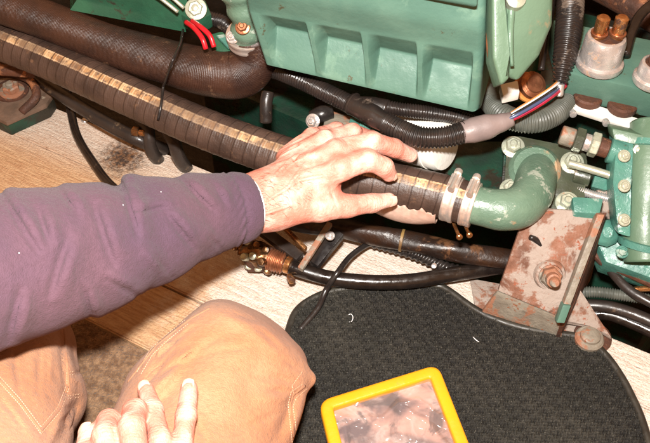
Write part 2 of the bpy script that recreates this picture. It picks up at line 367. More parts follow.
def mesh_np(name, V, F, m, parent=None):
    me = bpy.data.meshes.new(name); me.vertices.add(len(V)); me.vertices.foreach_set('co', V.astype(np.float32).ravel())
    me.loops.add(F.size); me.loops.foreach_set('vertex_index', F.ravel().astype(np.int32)); me.polygons.add(len(F))
    me.polygons.foreach_set('loop_start', np.arange(0, F.size, 4, dtype=np.int32)); me.update(calc_edges=True); me.validate()
    bm = bmesh.new(); bm.from_mesh(me); bmesh.ops.recalc_face_normals(bm, faces=bm.faces[:]); bm.to_mesh(me); bm.free()
    return link(me, name, m, parent)
def bvh_of(V, F): return BVHTree.FromPolygons([tuple(v) for v in V], [tuple(int(i) for i in f) for f in F])
def hit(bvh, px, py):
    d = ray(px, py).normalized(); loc, nor, i, dist = bvh.ray_cast(CAM, d)
    if loc is None: return None, None
    if nor.dot(d) > 0: nor = -nor
    return loc, nor
def px_line(pts, step):
    out = []
    for (a, b), (c, d) in zip(pts[:-1], pts[1:]):
        n = max(1, int(math.hypot(c-a, d-b)/step))
        for i in range(n): out.append((a+(c-a)*i/n, b+(d-b)*i/n))
    out.append(pts[-1]); return out
def fold(px, py, a, b, wd, amp):
    ax, ay = a; bx, by = b; dx, dy = bx-ax, by-ay; L2 = dx*dx+dy*dy
    t = np.clip(((px-ax)*dx+(py-ay)*dy)/L2, 0, 1); d2 = (px-ax-t*dx)**2+(py-ay-t*dy)**2
    return amp*np.exp(-d2/(wd*wd))*(.35+.65*np.sin(np.pi*np.clip(t, .02, .98)))
_dirs = rng.normal(size=(24, 3)); _dirs /= np.linalg.norm(_dirs, axis=1)[:, None]; _ph = rng.uniform(0, 6.28, 24)
def wob(P, freq, k=8, o=0):
    return sum(np.sin((P@_dirs[o+i])*freq*(.7+.12*i)+_ph[o+i]) for i in range(k))/k

# ================================================================== THE SETTING
E0, E1 = W(0, 84, 0), W(650, 352, 0); ED = (E1-E0).normalized(); EN = Vector((-ED.y, ED.x, 0))   # bed edge, and away from the viewer
def bedpt(along, off, z=0): p = E0 + ED*along + EN*off; p.z = z; return p
o = prism('bilge_floor', [bedpt(-.8, .9, -.26), bedpt(1.8, .9, -.26), bedpt(1.8, -1.2, -.26), bedpt(-.8, -1.2, -.26)], (0, 0, -.03), M['bilge'], bevel=0); tag(o, None, kind='structure')
o = prism('bilge_wall', [bedpt(-.8, .62, -.26), bedpt(1.8, .62, -.26), bedpt(1.8, .66, -.26), bedpt(-.8, .66, -.26)], (0, 0, .62), M['bilge'], bevel=0); tag(o, None, kind='structure')
bed = bpy.data.objects.new('engine_bed', None); COL.objects.link(bed); bed['kind'] = 'structure'
def line_off(px, py): return (W(px, py, 0)-E0).dot(EN)
offs = [0.0, line_off(60, 154), line_off(225, 313), line_off(225, 313)-.085]
for i in range(3):
    a, b = offs[i], offs[i+1]; zt = (0.0, -.0012, -.0024)[i]
    cuts = [(-.6, 1.5)]
    for c0, c1 in cuts:
        ga, gb = (.0003 if i == 1 else .0012), (.0003 if i == 0 else .0012); poly = [(c0, a-ga), (c1, a-ga), (c1, b+gb), (c0, b+gb)]
        bm = bmesh.new(); vs = [bm.verts.new((x, y, 0)) for x, y in poly]; vb = [bm.verts.new((x, y, -.06)) for x, y in poly]
        bm.faces.new(vs); bm.faces.new(vb[::-1])
        for k in range(4): bm.faces.new((vs[k], vb[k], vb[(k+1) % 4], vs[(k+1) % 4]))
        bmesh.ops.bevel(bm, geom=bm.edges[:], offset=.0018, segments=2, affect='EDGES')
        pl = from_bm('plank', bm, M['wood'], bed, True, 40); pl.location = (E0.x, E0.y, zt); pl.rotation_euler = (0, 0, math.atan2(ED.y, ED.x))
# brown carpet in the foreground, loops as real relief
def carpet():
    n = 190; xs = np.linspace(-.75, .9, n); V = []; a0 = offs[3]-.002
    nn, mm = 330, 200; al = np.linspace(-.5, 1.3, nn); of = np.linspace(a0, a0-.55, mm); A, B = np.meshgrid(al, of, indexing='ij')
    Z = -.004+.003*rng.random(A.shape); X = E0.x+ED.x*A+EN.x*B; Y = E0.y+ED.y*A+EN.y*B
    V = np.stack([X, Y, Z], -1).reshape(-1, 3); i, j = np.meshgrid(np.arange(nn-1), np.arange(mm-1), indexing='ij'); b = (i*mm+j).ravel()
    return mesh_np('carpet', V, np.stack([b, b+mm, b+mm+1, b+1], 1), M['carpet'])
o = carpet(); tag(o, None, kind='structure')

# ================================================================== THE ENGINE
eng = thing('engine', 'large mint green marine diesel engine with ribbed side casing filling the top of the picture', 'engine')
def pocket(u, t):
    d = np.zeros_like(t); ctr = (u-.035)/.935*4                      # four and a half pockets along the band
    if 0 < ctr < 4.0:
        c = ctr-math.floor(ctr); v = t-2.0; wl = np.clip((c-.05)/(.05+.16*np.clip(v, 0, 1)), 0, 1); wr = np.clip((.955-c)/.045, 0, 1); wdt = np.minimum(wl, wr*wr*(3-2*wr))                                                  # 0 at the foot of the band, 1 at its top
        up = np.clip((v-.02)/.56, 0, 1); dn = np.clip((.97-v)/.40, 0, 1); d = -.021*np.minimum(up**1.15, dn)*wdt*((v > 0) & (v < 1))
    e = max(0.0, (u-.968)/.032, (.022-u)/.022); d = d - .009*(1-math.sqrt(max(0, 1-min(e, .999)**2)))   # rounded ends of the casting
    return d
PL = L([(285, 20, .20), (272, 60, .205), (264, 64, .222), (246, 10, .292), (243, -10, .325), (240, -70, .40), (240, -120, .42)])
PR = L([(490, 75, .19), (480, 112, .195), (478, 113, .212), (484, 52, .285), (485, 30, .315), (490, -60, .40), (490, -120, .42)])
cas = loft('casing', PL, PR, 300, [6, 4, 46, 4, 10, 4], M['green'], eng, disp=lambda u, t: pocket(u, t))
# raised cover panel on top of the casing and its edge
# end cover and gasket at the right end
def strip(name, pts, r, m, parent, **k): return tube(name, L(pts), r, m, parent, **k)
strip('gasket', [(488, -40, .36), (489, 10, .318), (488, 40, .30), (490, 60, .285), (496, 80, .265)], .0022, M['copper'], eng, seg=10)
prism('cover_flange', L([(491, -60, .395), (504, -60, .395), (506, 55, .305), (510, 78, .288), (501, 86, .282), (493, 58, .305)]), (0, .03, -.03), M['endcover'], eng, .004, 3)
prism('end_cover', L([(503, -70, .40), (556, -70, .40), (553, 24, .305), (540, 56, .280), (518, 82, .262), (506, 76, .268)]), (0, .05, -.035), M['endcover'], eng, .009, 4)
tube('end_cover_rib', L([(513, -50, .402), (512, 0, .338), (510, 36, .312), (512, 66, .288)]), [.004, .004, .0035, .002], M['endcover'], eng, seg=14)
lathe('cover_boss', W(516, -2, .342), (0, -.6, .8), [(.011, -.01), (.010, .001), (.006, .003)], M['bolt'], eng, seg=24)
prism('casing_panel', L([(418, -60, .405), (478, -50, .405), (476, 8, .345), (420, -2, .345)]), (0, -.006, .006), M['green'], eng, .003)
# lower crankcase behind everything; near-black green puts the depth's shade into its colour
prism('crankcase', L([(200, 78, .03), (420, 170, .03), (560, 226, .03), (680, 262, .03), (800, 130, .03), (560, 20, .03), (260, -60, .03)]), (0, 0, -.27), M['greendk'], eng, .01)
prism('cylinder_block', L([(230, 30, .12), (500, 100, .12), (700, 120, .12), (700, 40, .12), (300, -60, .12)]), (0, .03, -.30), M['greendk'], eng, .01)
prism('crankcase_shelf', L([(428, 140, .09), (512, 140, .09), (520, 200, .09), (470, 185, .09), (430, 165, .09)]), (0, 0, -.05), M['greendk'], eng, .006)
# dark green rocker side at far left
loft('side_cover', L([(70, 10, .20), (78, -2, .215), (70, -30, .27), (70, -80, .30)]), L([(186, 32, .19), (184, 22, .205), (190, -20, .26), (200, -80, .30)]), 30, [5, 6, 4], M['greenmid'], eng)
tube('cover_seam', L([(140, -15, .265), (160, -2, .25), (178, 12, .235)]), .0022, M['bolt'], eng, seg=8)
tube('cover_seam', L([(152, -18, .268), (168, -6, .252), (184, 8, .238)]), .0022, M['bolt'], eng, seg=8)
bolt('bolt', W(196, 9, .225), (0, -.7, .7), .009, .006, M['bolt'], eng)
prism('cover_lug', L([(178, 0, .22), (204, -4, .22), (212, 14, .215), (196, 22, .215), (180, 14, .215)]), (0, 0, -.02), M['greenmid'], eng, .004)
# fitting neck where the big hose meets the casing
tube('neck', L([(238, -30, .30), (242, -8, .275), (247, 18, .245), (248, 40, .215)]), [.026, .024, .019, .018], M['elbow'], eng, seg=28, rib=lambda s: .0018*np.cos(s*260))

# ================================================================== HOSES
hA = tube('rubber_hose', L([(-60, -22, .20), (-10, 0, .19), (50, 22, .18), (100, 41, .17), (160, 60, .165), (205, 72, .165), (240, 72, .168), (256, 54, .19), (250, 34, .22)]),
          [.024, .024, .0245, .025, .027, .029, .031, .027, .024], M['hoseA'], seg=48, ds=.002, twist=lambda s, a: .0001*np.sin(s*420+a*2)+.0007*np.sin(a*3+s*30))
tag(hA, 'thick plain brown rubber hose turning up into the green engine at the rear', 'hose')
hp = [(-90, 2, .14), (-30, 27, .14), (0, 41, .14), (50, 61, .14), (100, 83, .14), (150, 105, .138), (200, 127, .135), (250, 146, .133), (300, 162, .132), (350, 176, .131), (400, 186, .13), (445, 197, .13), (475, 206, .13)]
hB = tube('striped_hose', L(hp), .0241, M['hoseB'], seg=64, ds=.0015, ref=(0, -.42, .9), twist=lambda s, a: .0004*np.exp(5*(np.cos(2*math.pi*s/.015)-1)) + .0005*np.sin(s*23+a)*np.sin(a*2))
tag(hB, 'long brown hose with a tan segmented stripe, held by the hand', 'hose')

def clamp(c, axis, r, wd, label, cat='hose clamp', group=None, screw_up=True, m='steel'):
    t = thing('hose_clamp', label, cat, group); t.location = c
    n = Vector(axis).normalized(); c0 = Vector((0, 0, 0))
    lathe('band', c0-n*wd/2, n, [(r+.0002, 0), (r+.0018, .0002), (r+.0022, .001), (r+.0022, wd*.3), (r+.0018, wd*.36), (r+.0018, wd*.64), (r+.0022, wd*.7), (r+.0022, wd-.001), (r+.0018, wd-.0002), (r+.0002, wd)], M[m], t, seg=48)
    side = Vector((0, 0, 1)) if screw_up else Vector((0, -.55, -.8)); side = (side-n*side.dot(n)).normalized(); tn = n.cross(side)
    p = c0+side*(r+.0065)
    prism('screw_housing', [p-n*wd*.42-tn*.008-side*.005, p+n*wd*.42-tn*.008-side*.005, p+n*wd*.42+tn*.008-side*.005, p-n*wd*.42+tn*.008-side*.005], side*.006, M[m], t, .001)
    sc = lathe('screw', p-tn*.015, tn, [(.0042, 0), (.0046, .001), (.0046, .006), (.0030, .0065), (.0030, .028), (.0036, .0285), (.0036, .031)], M[m], t, seg=12)
    return t
ax = (W(480, 208, .13)-W(440, 196, .13)).normalized()
clamp(W(452, 199, .13), ax, .0242, .014, 'shiny steel clamp band on the striped hose, the one further from the green elbow', group='clamps at the elbow', screw_up=True)
c2 = clamp(W(470, 204, .13), ax, .0236, .013, 'shiny steel clamp band on the striped hose, the one touching the green elbow', group='clamps at the elbow', screw_up=True)
for k, (px, py) in enumerate(((459, 236), (469, 234))):
    lathe('clamp_screw', Vector(W(px, py, .112)) - c2.location, (.12, -.95, .25), [(.0020, -.024), (.0020, 0), (.0036, .0005), (.0036, .003), (.0026, .004)], M['brass'], c2, seg=12)
# cracked wrap peeling off the underside of the hose
def wrap():
    C, _ = spline(L(hp), .0235, .002); px, py = project(C); i0 = int(np.argmin(abs(px-362))); i1 = int(np.argmin(abs(px-442))); V = []; F = []; k = 14; cnt = 0
    refs = np.array([0, -.2, .98]); 
    for i in range(i0, i1+1):
        T = C[i+1]-C[i]; T /= np.linalg.norm(T); N = refs-T*(refs@T); N /= np.linalg.norm(N); B = np.cross(T, N)
        f = (i-i0)/(i1-i0); top = math.radians(100-14*f); vv_ = math.radians(6*math.sin(i*.55)+5*math.sin(i*1.3)+3*math.sin(i*3.1)); bot = math.radians(184-20*f)
        for j in range(k):
            a = top+(bot-top)*j/(k-1)+vv_*(1-j/(k-1))**5; r = .0247+.019*math.sin(math.pi*.62*min(1, j/(k-1)))**1.4*(.35+.65*math.sin(math.pi*min(max(f, .02), .98)))+ (0 if j else .0)
            for s in (0, 1): V.append(C[i]+N*math.cos(a)*(r+s*.001)+B*math.sin(a)*(r+s*.001))
    n = (i1-i0+1); idx = lambda i, j, s: (i*k+j)*2+s
    for i in range(n-1):
        for j in range(k-1):
            F.append((idx(i, j, 1), idx(i+1, j, 1), idx(i+1, j+1, 1), idx(i, j+1, 1))); F.append((idx(i, j, 0), idx(i, j+1, 0), idx(i+1, j+1, 0), idx(i+1, j, 0)))
        F.append((idx(i, 0, 0), idx(i+1, 0, 0), idx(i+1, 0, 1), idx(i, 0, 1))); F.append((idx(i, k-1, 0), idx(i, k-1, 1), idx(i+1, k-1, 1), idx(i+1, k-1, 0)))
    return mesh('peeling_wrap', V, F, M['label'])
o = wrap(); tag(o, 'pale torn wrap peeling from the underside of the striped hose beside the thumb', 'wrap')

# clamp and fittings at the end of the plain hose
clamp(W(249, 36, .215), W(250, 34, .22)-W(253, 46, .20), .0245, .013, 'dull steel clamp where the thick brown hose joins the engine neck', m='steel')

# elbow
elb = thing('pipe_elbow', 'olive green cast elbow with square bolted flange at the end of the striped hose', 'pipe elbow')
tube('pipe', L([(468, 203, .13), (484, 207, .13), (503, 210, .13), (519, 207, .129), (530, 197, .127), (535, 184, .122), (537, 168, .108)]), [.0215, .0215, .0230, .0238, .0238, .0235, .0235], M['elbow'], elb, seg=48, ds=.003)
fl = L([(508, 134, .135), (588, 150, .135), (583, 219, .10), (503, 203, .10)])
fn = (fl[1]-fl[0]).cross(fl[3]-fl[0]).normalized(); fn = fn if fn.dot(CAM-fl[0]) > 0 else -fn
def rounded(q, r, k=5):
    out = []
    for i in range(len(q)):
        p, a, b = q[i], q[i-1], q[(i+1) % len(q)]; da = (a-p).normalized()*r; db = (b-p).normalized()*r
        for j in range(k+1):
            t = j/k; out.append((p+da)*(1-t)**2 + p*2*t*(1-t) + (p+db)*t*t)
    return out
flange = prism('flange', rounded(fl, .014), -fn*.012, M['flange'], elb, .002)
lathe('collar', (fl[0]*.56+fl[3]*.0+fl[2]*.44)-(fl[1]-fl[0])*.07+fn*.0005, fn, [(.0300, 0), (.0290, .002), (.0268, .004), (.0245, .007)], M['elbow'], elb, seg=40)
for i, (px, py) in enumerate(((513, 147), (572, 163), (567, 203), (511, 190))):
    t = ((px-508)/74.0, 0)
    d = ray(px, py); q = CAM + d*((fl[0]-CAM).dot(fn)/d.dot(fn)); bolt('bolt', q, fn, .0092, .0085, M['bolt'], flange, rot=.4*i)
# block the flange sits on
fcc = sum(fl, Vector())/4
prism('flange_seat', rounded([fcc+(p-fcc)*1.05-fn*.0125 for p in fl], .014), -fn*.05, M['greendk'], elb, .002)

# ================================================================== ENGINE MOUNT BRACKET (rusty)
br = thing('mount_bracket', 'rusty sloping engine mount bracket with flaking pink and grey paint under the elbow', 'engine mount')
tp = L([(527, 208, .125), (602, 212, .125), (562, 318, .045), (498, 291, .045)])
bn = (tp[1]-tp[0]).cross(tp[3]-tp[0]).normalized(); bn = bn if bn.z > 0 else -bn
prism('top_plate', tp, -bn*.006, M['rust'], br, .0015)
ra, rb = tp[1], tp[2]
side = (tp[1]-tp[0]).normalized()
prism('side_web', [ra-side*.008+bn*.0005, ra+bn*.0005, rb+bn*.0005, rb-side*.008+bn*.0005], bn*.013, M['rustgrey'], br, .0015)
prism('side_cheek', [ra+side*.0005, rb+side*.0005, Vector((rb.x, rb.y, .006)), Vector((ra.x+.01, ra.y, .006))], side*.005, M['rustdk'], br, .001)
gp = [rb-side*.007+bn*.001, rb-side*.0015+bn*.001]
fd = (tp[3]-tp[0]).normalized()
prism('web_end', [rb-side*.0082+bn*.0-fd*.02, rb+side*.0004-fd*.02, rb+side*.0004+fd*.0012, rb-side*.0082+fd*.0012], bn*.0138, M['green'], br, .001)
f0, f1 = tp[3]+fd*.001-bn*.001, tp[2]+fd*.001-bn*.001
prism('front_plate', [f0, f1, Vector(W(562, 338, .006)), Vector(W(481, 314, .006))], (0, .005, -.002), M['rustgrey'], br, .0015)
prism('foot_plate', L([(470, 278, .0032), (590, 300, .0032), (609, 340, .0032), (598, 350, .0032), (560, 345, .0032), (478, 325, .0032)]), (0, 0, -.003), M['rust'], br, .0015)
prism('gusset', L([(566, 285, .05), (574, 280, .05), (612, 338, .012), (590, 325, .014), (566, 322, .014)]), (0, 0, -.004), M['rust'], br, .0015)
d = ray(548, 272); ctr = CAM+d*((tp[0]-CAM).dot(bn)/d.dot(bn))
ctr = ctr+bn*.009; lathe('pad_ring', ctr, bn, [(.0185, -.004), (.0180, .004), (.0160, .0075), (.0135, .008), (.012, .005)], M['rust'], br, seg=32)
nb = bolt('stud_nut', ctr+bn*.004, bn, .0115, .011, M['rustgrey'], br, stud=False)
lathe('stud', ctr+bn*.014, bn+Vector((0, .05, 0)), [(.0078, 0), (.008, .008), (.0078, .012), (.0058, .013), (.0055, .019), (.004, .021)], M['rustgrey'], br, seg=18)
lathe('foot_bolt', W(590, 337, .0135), (0, 0, 1), [(.016, -.012), (.0165, -.002), (.0145, .0005), (.0115, .0008), (.0112, .004), (.009, .0058), (.004, .0062)], M['rustgrey'], br, seg=26)
lathe('washer', W(592, 338, .0035), (0, 0, 1), [(.021, 0), (.0215, .003), (.018, .004)], M['rustdk'], br, seg=22)
tube('scale_flake', L([(530, 237, .105), (536, 240, .101), (541, 246, .096)]), [.003, .0035, .002], M['black'], br, seg=8)
# upper link joining the bracket to the engine
prism('bracket_lug', L([(572, 196, .135), (604, 198, .135), (600, 214, .128), (574, 212, .128)]), (0, 0, -.02), M['teal'], br, .003)

# left mount foot
lm = thing('engine_mount', 'grimy dark metal mount foot with a rusty bolt on the white wood at far left', 'engine mount')
lf = L([(-40, 62, .030), (20, 66, .030), (52, 95, .030), (46, 104, .030), (6, 122, .030), (-40, 100, .030)])
prism('plate', lf, (0, 0, -.008), M['lmplate'], lm, .002)
prism('riser', [p+Vector((0, .004, -.0085)) for p in lf], (0, 0, -.020), M['greendk'], lm, .002)
lathe('washer', W(12, 91, .0305), (0, 0, 1), [(.024, 0), (.024, .003), (.018, .0045), (.015, .0045)], M['rustdk'], lm, seg=32)
bolt('bolt', W(12, 91, .034), (0, 0, 1), .012, .010, M['rustgrey'], lm)
tube('arch', L([(22, 112, .03), (36, 96, .045), (30, 80, .05), (8, 74, .048), (-30, 78, .045)]), .006, M['rustdk'], lm, seg=14)
prism('arm', L([(-40, 48, .09), (28, 62, .085), (34, 72, .085), (-40, 66, .09)]), (0, 0, -.012), M['rustdk'], lm, .003)

# ================================================================== SMALL HOSES AND CABLES
def simple(name, pts, r, m, label, cat, group=None, **k):
    o = tube(name, L(pts), r, M[m], **k); return tag(o, label, cat, group)
simple('coolant_hose', [(20, 62, .05), (50, 86, .05), (80, 107, .045), (115, 128, .04), (142, 141, .035), (165, 150, .0)], .0095, 'greyhose', 'dusty dark hose running just under the striped hose at left', 'hose', seg=24)
simple('black_cable', [(66, 84, .03), (70, 106, .02), (77, 135, .012), (93, 162, .010), (112, 186, .009), (150, 215, .009)], .0058, 'cable', 'black cable curving down over white wood and under the purple sleeve', 'cable', seg=18)
simple('bent_hose', [(140, 118, .06), (148, 130, .05), (150, 146, .03), (158, 160, .0), (172, 172, -.05)], .0085, 'greyhose', 'left of two short dark hoses dipping behind the purple sleeve', 'hose', seg=20)
simple('bent_hose', [(166, 128, .06), (174, 142, .05), (178, 155, .03), (186, 168, 0), (200, 182, -.05)], .009, 'greyhose', 'right of two short dark hoses dipping behind the purple sleeve', 'hose', seg=20)
ft = thing('pipe_fitting', 'small copper hexagon fitting between the dark hoses under the striped hose', 'fitting')
ftc = W(136, 132, .05); lathe('hexagon_nut', ftc, (1, -.3, .1), [(.006, -.005), (.007, -.004), (.007, .004), (.006, .005)], M['agedbrass'], ft, hexa=True); lathe('ferrule', ftc, (1, -.3, .1), [(.0045, .0055), (.0045, .012), (.003, .013)], M['brass'], ft, seg=16)
bt = thing('wood_screw', 'small pale screw head in the white wood beside the black cable', 'screw')
lathe('head', W(85, 121, .0), (0, 0, 1), [(.005, 0), (.005, .002), (.003, .004)], M['silver'], bt, seg=16)
# ties around hoses
def tie(pts, label, name='cable_tie', m='black', r=.0017):
    o = tube(name, L(pts), r, M[m], seg=8); return tag(o, label, 'cable tie')
tie([(183, 30, .21), (180, 45, .222), (172, 62, .222), (165, 82, .18), (163, 88, .166), (161, 105, .163), (158, 120, .15)], 'thin black tie looped over both brown hoses at left')

# wiring loom across the engine
def loompart(name, pts, r, parent, m='loom', p=.0036, a=.0009): return tube(name, L(pts), r, M[m], parent, seg=28, ds=.0007, rib=corr(p, a))
lm1 = thing('wiring_loom', 'dark corrugated wiring loom with a tee joint running below the green casing', 'wiring loom')
loompart('conduit', [(240, 60, .16), (275, 70, .17), (300, 80, .18), (325, 92, .182), (354, 106, .182)], .0098, lm1)
tube('tee_joint', L([(350, 103, .182), (358, 107, .182), (372, 115, .183), (388, 124, .183)]), [.0122, .0122, .0125, .0108], M['loom'], lm1, seg=28)
tube('tee_branch', L([(360, 106, .182), (372, 106, .184), (388, 108, .186)]), [.011, .0105, .0095], M['loom'], lm1, seg=24)
lathe('joint_ring', W(353, 104, .182), W(360, 108, .182)-W(350, 103, .182), [(.0120, -.001), (.0134, -.0006), (.0134, .0006), (.0120, .001)], M['greyhose'], lm1, seg=32)
loompart('branch_conduit', [(386, 107, .186), (405, 110, .186), (430, 113, .18), (460, 118, .17), (490, 128, .16)], .0075, lm1, p=.003, a=.0007)
loompart('conduit', [(386, 123, .183), (400, 130, .184), (420, 137, .185), (445, 137, .187), (468, 131, .19)], .0112, lm1)
tube('boot', L([(462, 133, .189), (474, 130, .191), (486, 127, .193), (500, 123, .196), (512, 119, .199)]), [.0118, .0140, .0140, .0105, .0080], M['shrink'], lm1, seg=30)
for k, (m_, dy, dz) in enumerate((('wirewhite', -4, .004), ('orange', -6, 0), ('black', -1.5, .006), ('wirewhite', .5, .003), ('wireblue', 2, .006), ('pink', 4.5, .002), ('red', 6, -.001))):
    tube('wire', L([(503, 121+dy*.35, .200), (520, 112+dy*.7, .203+dz), (537, 102+dy*.8, .205+dz), (552, 92+dy*.8, .206+dz*.5), (566, 80+dy, .19)]), .0019, M[m_], lm1, seg=10)
lm2 = thing('grey_conduit', 'dusty grey corrugated conduit curving under the coloured wires above the flange', 'conduit')
loompart('conduit', [(485, 92, .15), (492, 104, .16), (505, 116, .168), (528, 122, .17), (550, 117, .17), (566, 104, .165), (575, 90, .15)], .0125, lm2, 'loomgrey', p=.0030, a=.0008)
lm3 = thing('upright_conduit', 'upright dark corrugated conduit left of the silver sender', 'conduit')
loompart('conduit', [(572, -50, .27), (571, -10, .255), (569, 25, .24), (565, 55, .225), (560, 82, .205)], [.0150, .0150, .0145, .0125, .008], lm3, p=.0045, a=.0011)
lathe('tip', W(560, 84, .204), (0, -.4, -.7), [(.005, 0), (.005, .012), (.0035, .014)], M['silver'], lm3, seg=16)
simple('engine_pipe', [(548, -40, .22), (543, 10, .20), (537, 50, .18), (528, 84, .16)], .011, 'greenmid', 'dark green upright pipe between the engine end cover and the corrugated conduit', 'pipe', seg=24)
simple('thin_cable', [(556, -30, .26), (551, 10, .24), (545, 40, .22), (541, 70, .20)], .004, 'greyhose', 'thin dark cable running down beside the dark green upright pipe', 'cable', seg=12)
cp = thing('copper_union', 'copper coloured union fitting behind the coloured wires', 'fitting')
cc = W(531, 86, .18); lathe('union', cc, (.3, -.5, .8), [(.012, -.012), (.013, -.01), (.013, -.002), (.016, 0), (.016, .006), (.011, .008), (.010, .010)], M['copper'], cp, seg=28); lathe('ring', cc, (.3, -.5, .8), [(.0175, -.008), (.0185, -.007), (.0185, -.004), (.0175, -.003)], M['orange'], cp, seg=28)
tg = thing('wire_terminal', 'white plug at the corner of the green casing behind the wires', 'plug')
prism('plug', L([(500, 84, .20), (518, 80, .20), (520, 92, .20), (503, 96, .20)]), (0, 0, -.012), M['white'], tg, .002)
# white canister beneath the loom
can = thing('white_canister', 'white cylindrical canister below the corrugated loom behind the fingers', 'canister')
cb = W(425, 142, .135)
lathe('shell', cb, (.55, -.42, .20), [(.014, -.062), (.026, -.058), (.029, -.052), (.029, .024), (.027, .029), (.012, .031)], M['white'], can, seg=44)
lathe('band', cb, (.55, -.42, .20), [(.0292, .008), (.0300, .0085), (.0300, .012), (.0292, .0125)], M['white'], can, seg=44)
# fittings between loom and hand
fb = thing('filter_head', 'grey and green bolted fitting seen between the loom and the back of the hand', 'fitting')
prism('body', L([(326, 108, .14), (358, 118, .14), (352, 138, .14), (322, 130, .14)]), (0, 0, -.04), M['rustgrey'], fb, .004)
prism('bracket', L([(350, 116, .15), (392, 124, .15), (398, 140, .145), (372, 143, .145), (345, 136, .15)]), (0, 0, -.03), M['teal'], fb, .004)
tube('cap', L([(312, 118, .14), (322, 114, .145), (332, 112, .145)]), [.009, .010, .008], M['black'], fb, seg=20)
bolt('bolt', W(313, 121, .15), (-.3, -.6, .5), .006, .005, M['silver'], fb)
bolt('bolt', W(366, 128, .152), (0, -.5, .8), .006, .005, M['teal'], fb)
simple('drain_pipe', [(268, 92, .13), (266, 104, .12), (266, 122, .10)], .008, 'greyhose', 'short dark pipe dropping below the thick hose elbow', 'pipe', seg=18)
# top-left clutter
w1 = thing('wire_pair', 'pair of glossy red wires over the thick brown hose', 'wires')
tube('wire', L([(186, 22, .22), (194, 28, .225), (202, 38, .225), (206, 49, .215)]), .0030, M['red'], w1, seg=14)
tube('wire', L([(192, 21, .22), (202, 28, .228), (210, 36, .225), (214, 47, .215)]), .0030, M['red'], w1, seg=14)
simple('small_conduit', [(196, 10, .19), (208, 18, .195), (222, 22, .195), (236, 34, .19)], .0085, 'loom', 'short corrugated conduit by the green bolt at top left', 'conduit', seg=24, ds=.0007, rib=corr(.003, .0008))
cn = thing('connector', 'dark green plug connector between the red wires and the engine neck', 'connector')
prism('body', L([(208, 34, .20), (222, 30, .205), (238, 44, .20), (232, 53, .195), (216, 50, .195)]), (0, 0, -.02), M['greenmid'], cn, .004)
prism('latch', L([(216, 35, .207), (224, 34, .207), (234, 44, .204), (228, 47, .204)]), (0, 0, -.004), M['teal'], cn, .001)
bolt('terminal_bolt', W(233, 37, .225), (-.2, -.6, .7), .0055, .005, M['silver'], cn)
bolt('terminal_bolt', W(243, 27, .245), (-.1, -.6, .7), .0060, .005, M['copper'], cn)

# ================================================================== SENDER BLOCK AND SENDERS, TOP RIGHT
sb = thing('sender_block', 'mint green mounting block carrying the silver senders at top right', 'mounting block')
q = L([(568, 73, .21), (690, 100, .21), (690, 62, .25), (572, 40, .25)])
body = prism('block', [q[0], q[1], q[1]+Vector((.0, .10, .0)), q[0]+Vector((0, .10, 0))], (0, .008, -.043), M['green'], sb, .003)
r0, r1 = W(566, 107, .172), W(700, 150, .165)
prism('rail', [r0, r1, r1+Vector((0, .022, 0)), r0+Vector((0, .022, 0))], (0, .002, -.007), M['white'], sb, .001)
for px, py in ((573, 114), (606, 123), (637, 133)):
    lathe('rail_bolt', W(px, py, .170), (0, -1, .15), [(.0040, -.004), (.0044, 0), (.0040, .0018), (.002, .0022)], M['silver'], sb, seg=14)
for px, py in ((591, 114), (626, 122)):
    lathe('spacer', W(px, py+3, .168)+Vector((0, .026, .0)), (0, 0, 1), [(.015, 0), (.017, .003), (.017, .010), (.015, .012)], M['rustdk'], sb, seg=30)
def sender(base, r, h, label, two, tilt=(0, 0, 1)):
    t = thing('pressure_sender', label, 'sensor', 'senders on the green block'); n = Vector(tilt).normalized()
    lathe('rim', base, n, [(r*.72, -.004), (r*.74, 0), (r*1.06, .0005), (r*1.12, .004), (r*1.10, .008), (r*.97, .010)], M['silver'], t, seg=44)
    lathe('can', base, n, [(r*.965, .0098), (r*.95, h*.5), (r*.93, h*.85), (r*.86, h*.97), (r*.78, h), (r*.72, h), (r*.70, h-.003)], M['silver'], t, seg=44)
    lathe('insulator', base, n, [(r*.695, h-.008), (r*.69, h-.001), (r*.3, h+.001)], M['rustdk'], t, seg=36)
    a, b, _ = axes(n); spots = ((-.40, -.05), (.42, -.05)) if two else ((.05, 0),)
    for u, v in spots:
        c = Vector(base)+n*(h-.001)+Vector((u*r, v*r, 0))
        p = lathe('terminal', c, n, [(.0085, 0), (.0085, .003), (.0075, .0035), (.0072, .012), (.0075, .014), (.0075, .024), (.005, .026)] if two else [(r*.62, 0), (r*.62, .012), (r*.55, .03), (r*.5, .033)], M['brass'] if two else M['rustdk'], t, seg=18)
        lathe('terminal_ring', c, n, [(.009, .0036), (.0095, .004), (.0095, .006), (.009, .0065)] if two else [(r*.63, .0125), (r*.66, .013), (r*.66, .016), (r*.63, .0165)], M['copper'], p, seg=18)
sender(W(598, 66, .212), .0245, .041, 'silver can sender with two brass terminals on top', True, (.03, .06, 1))
sender(W(652, 82, .212), .0205, .026, 'smaller silver sender with one brown terminal at the right edge', False, (.03, .06, 1))
simple('back_cable', [(625, 55, .22), (632, 30, .23), (645, 10, .24), (670, -5, .25)], .006, 'cable', 'dark cable between the two silver senders', 'cable', seg=16)
simple('back_hose', [(545, -40, .15), (610, -10, .15), (680, 30, .14)], .022, 'rustdk', 'dark brown pipe behind the silver senders', 'pipe', seg=28)

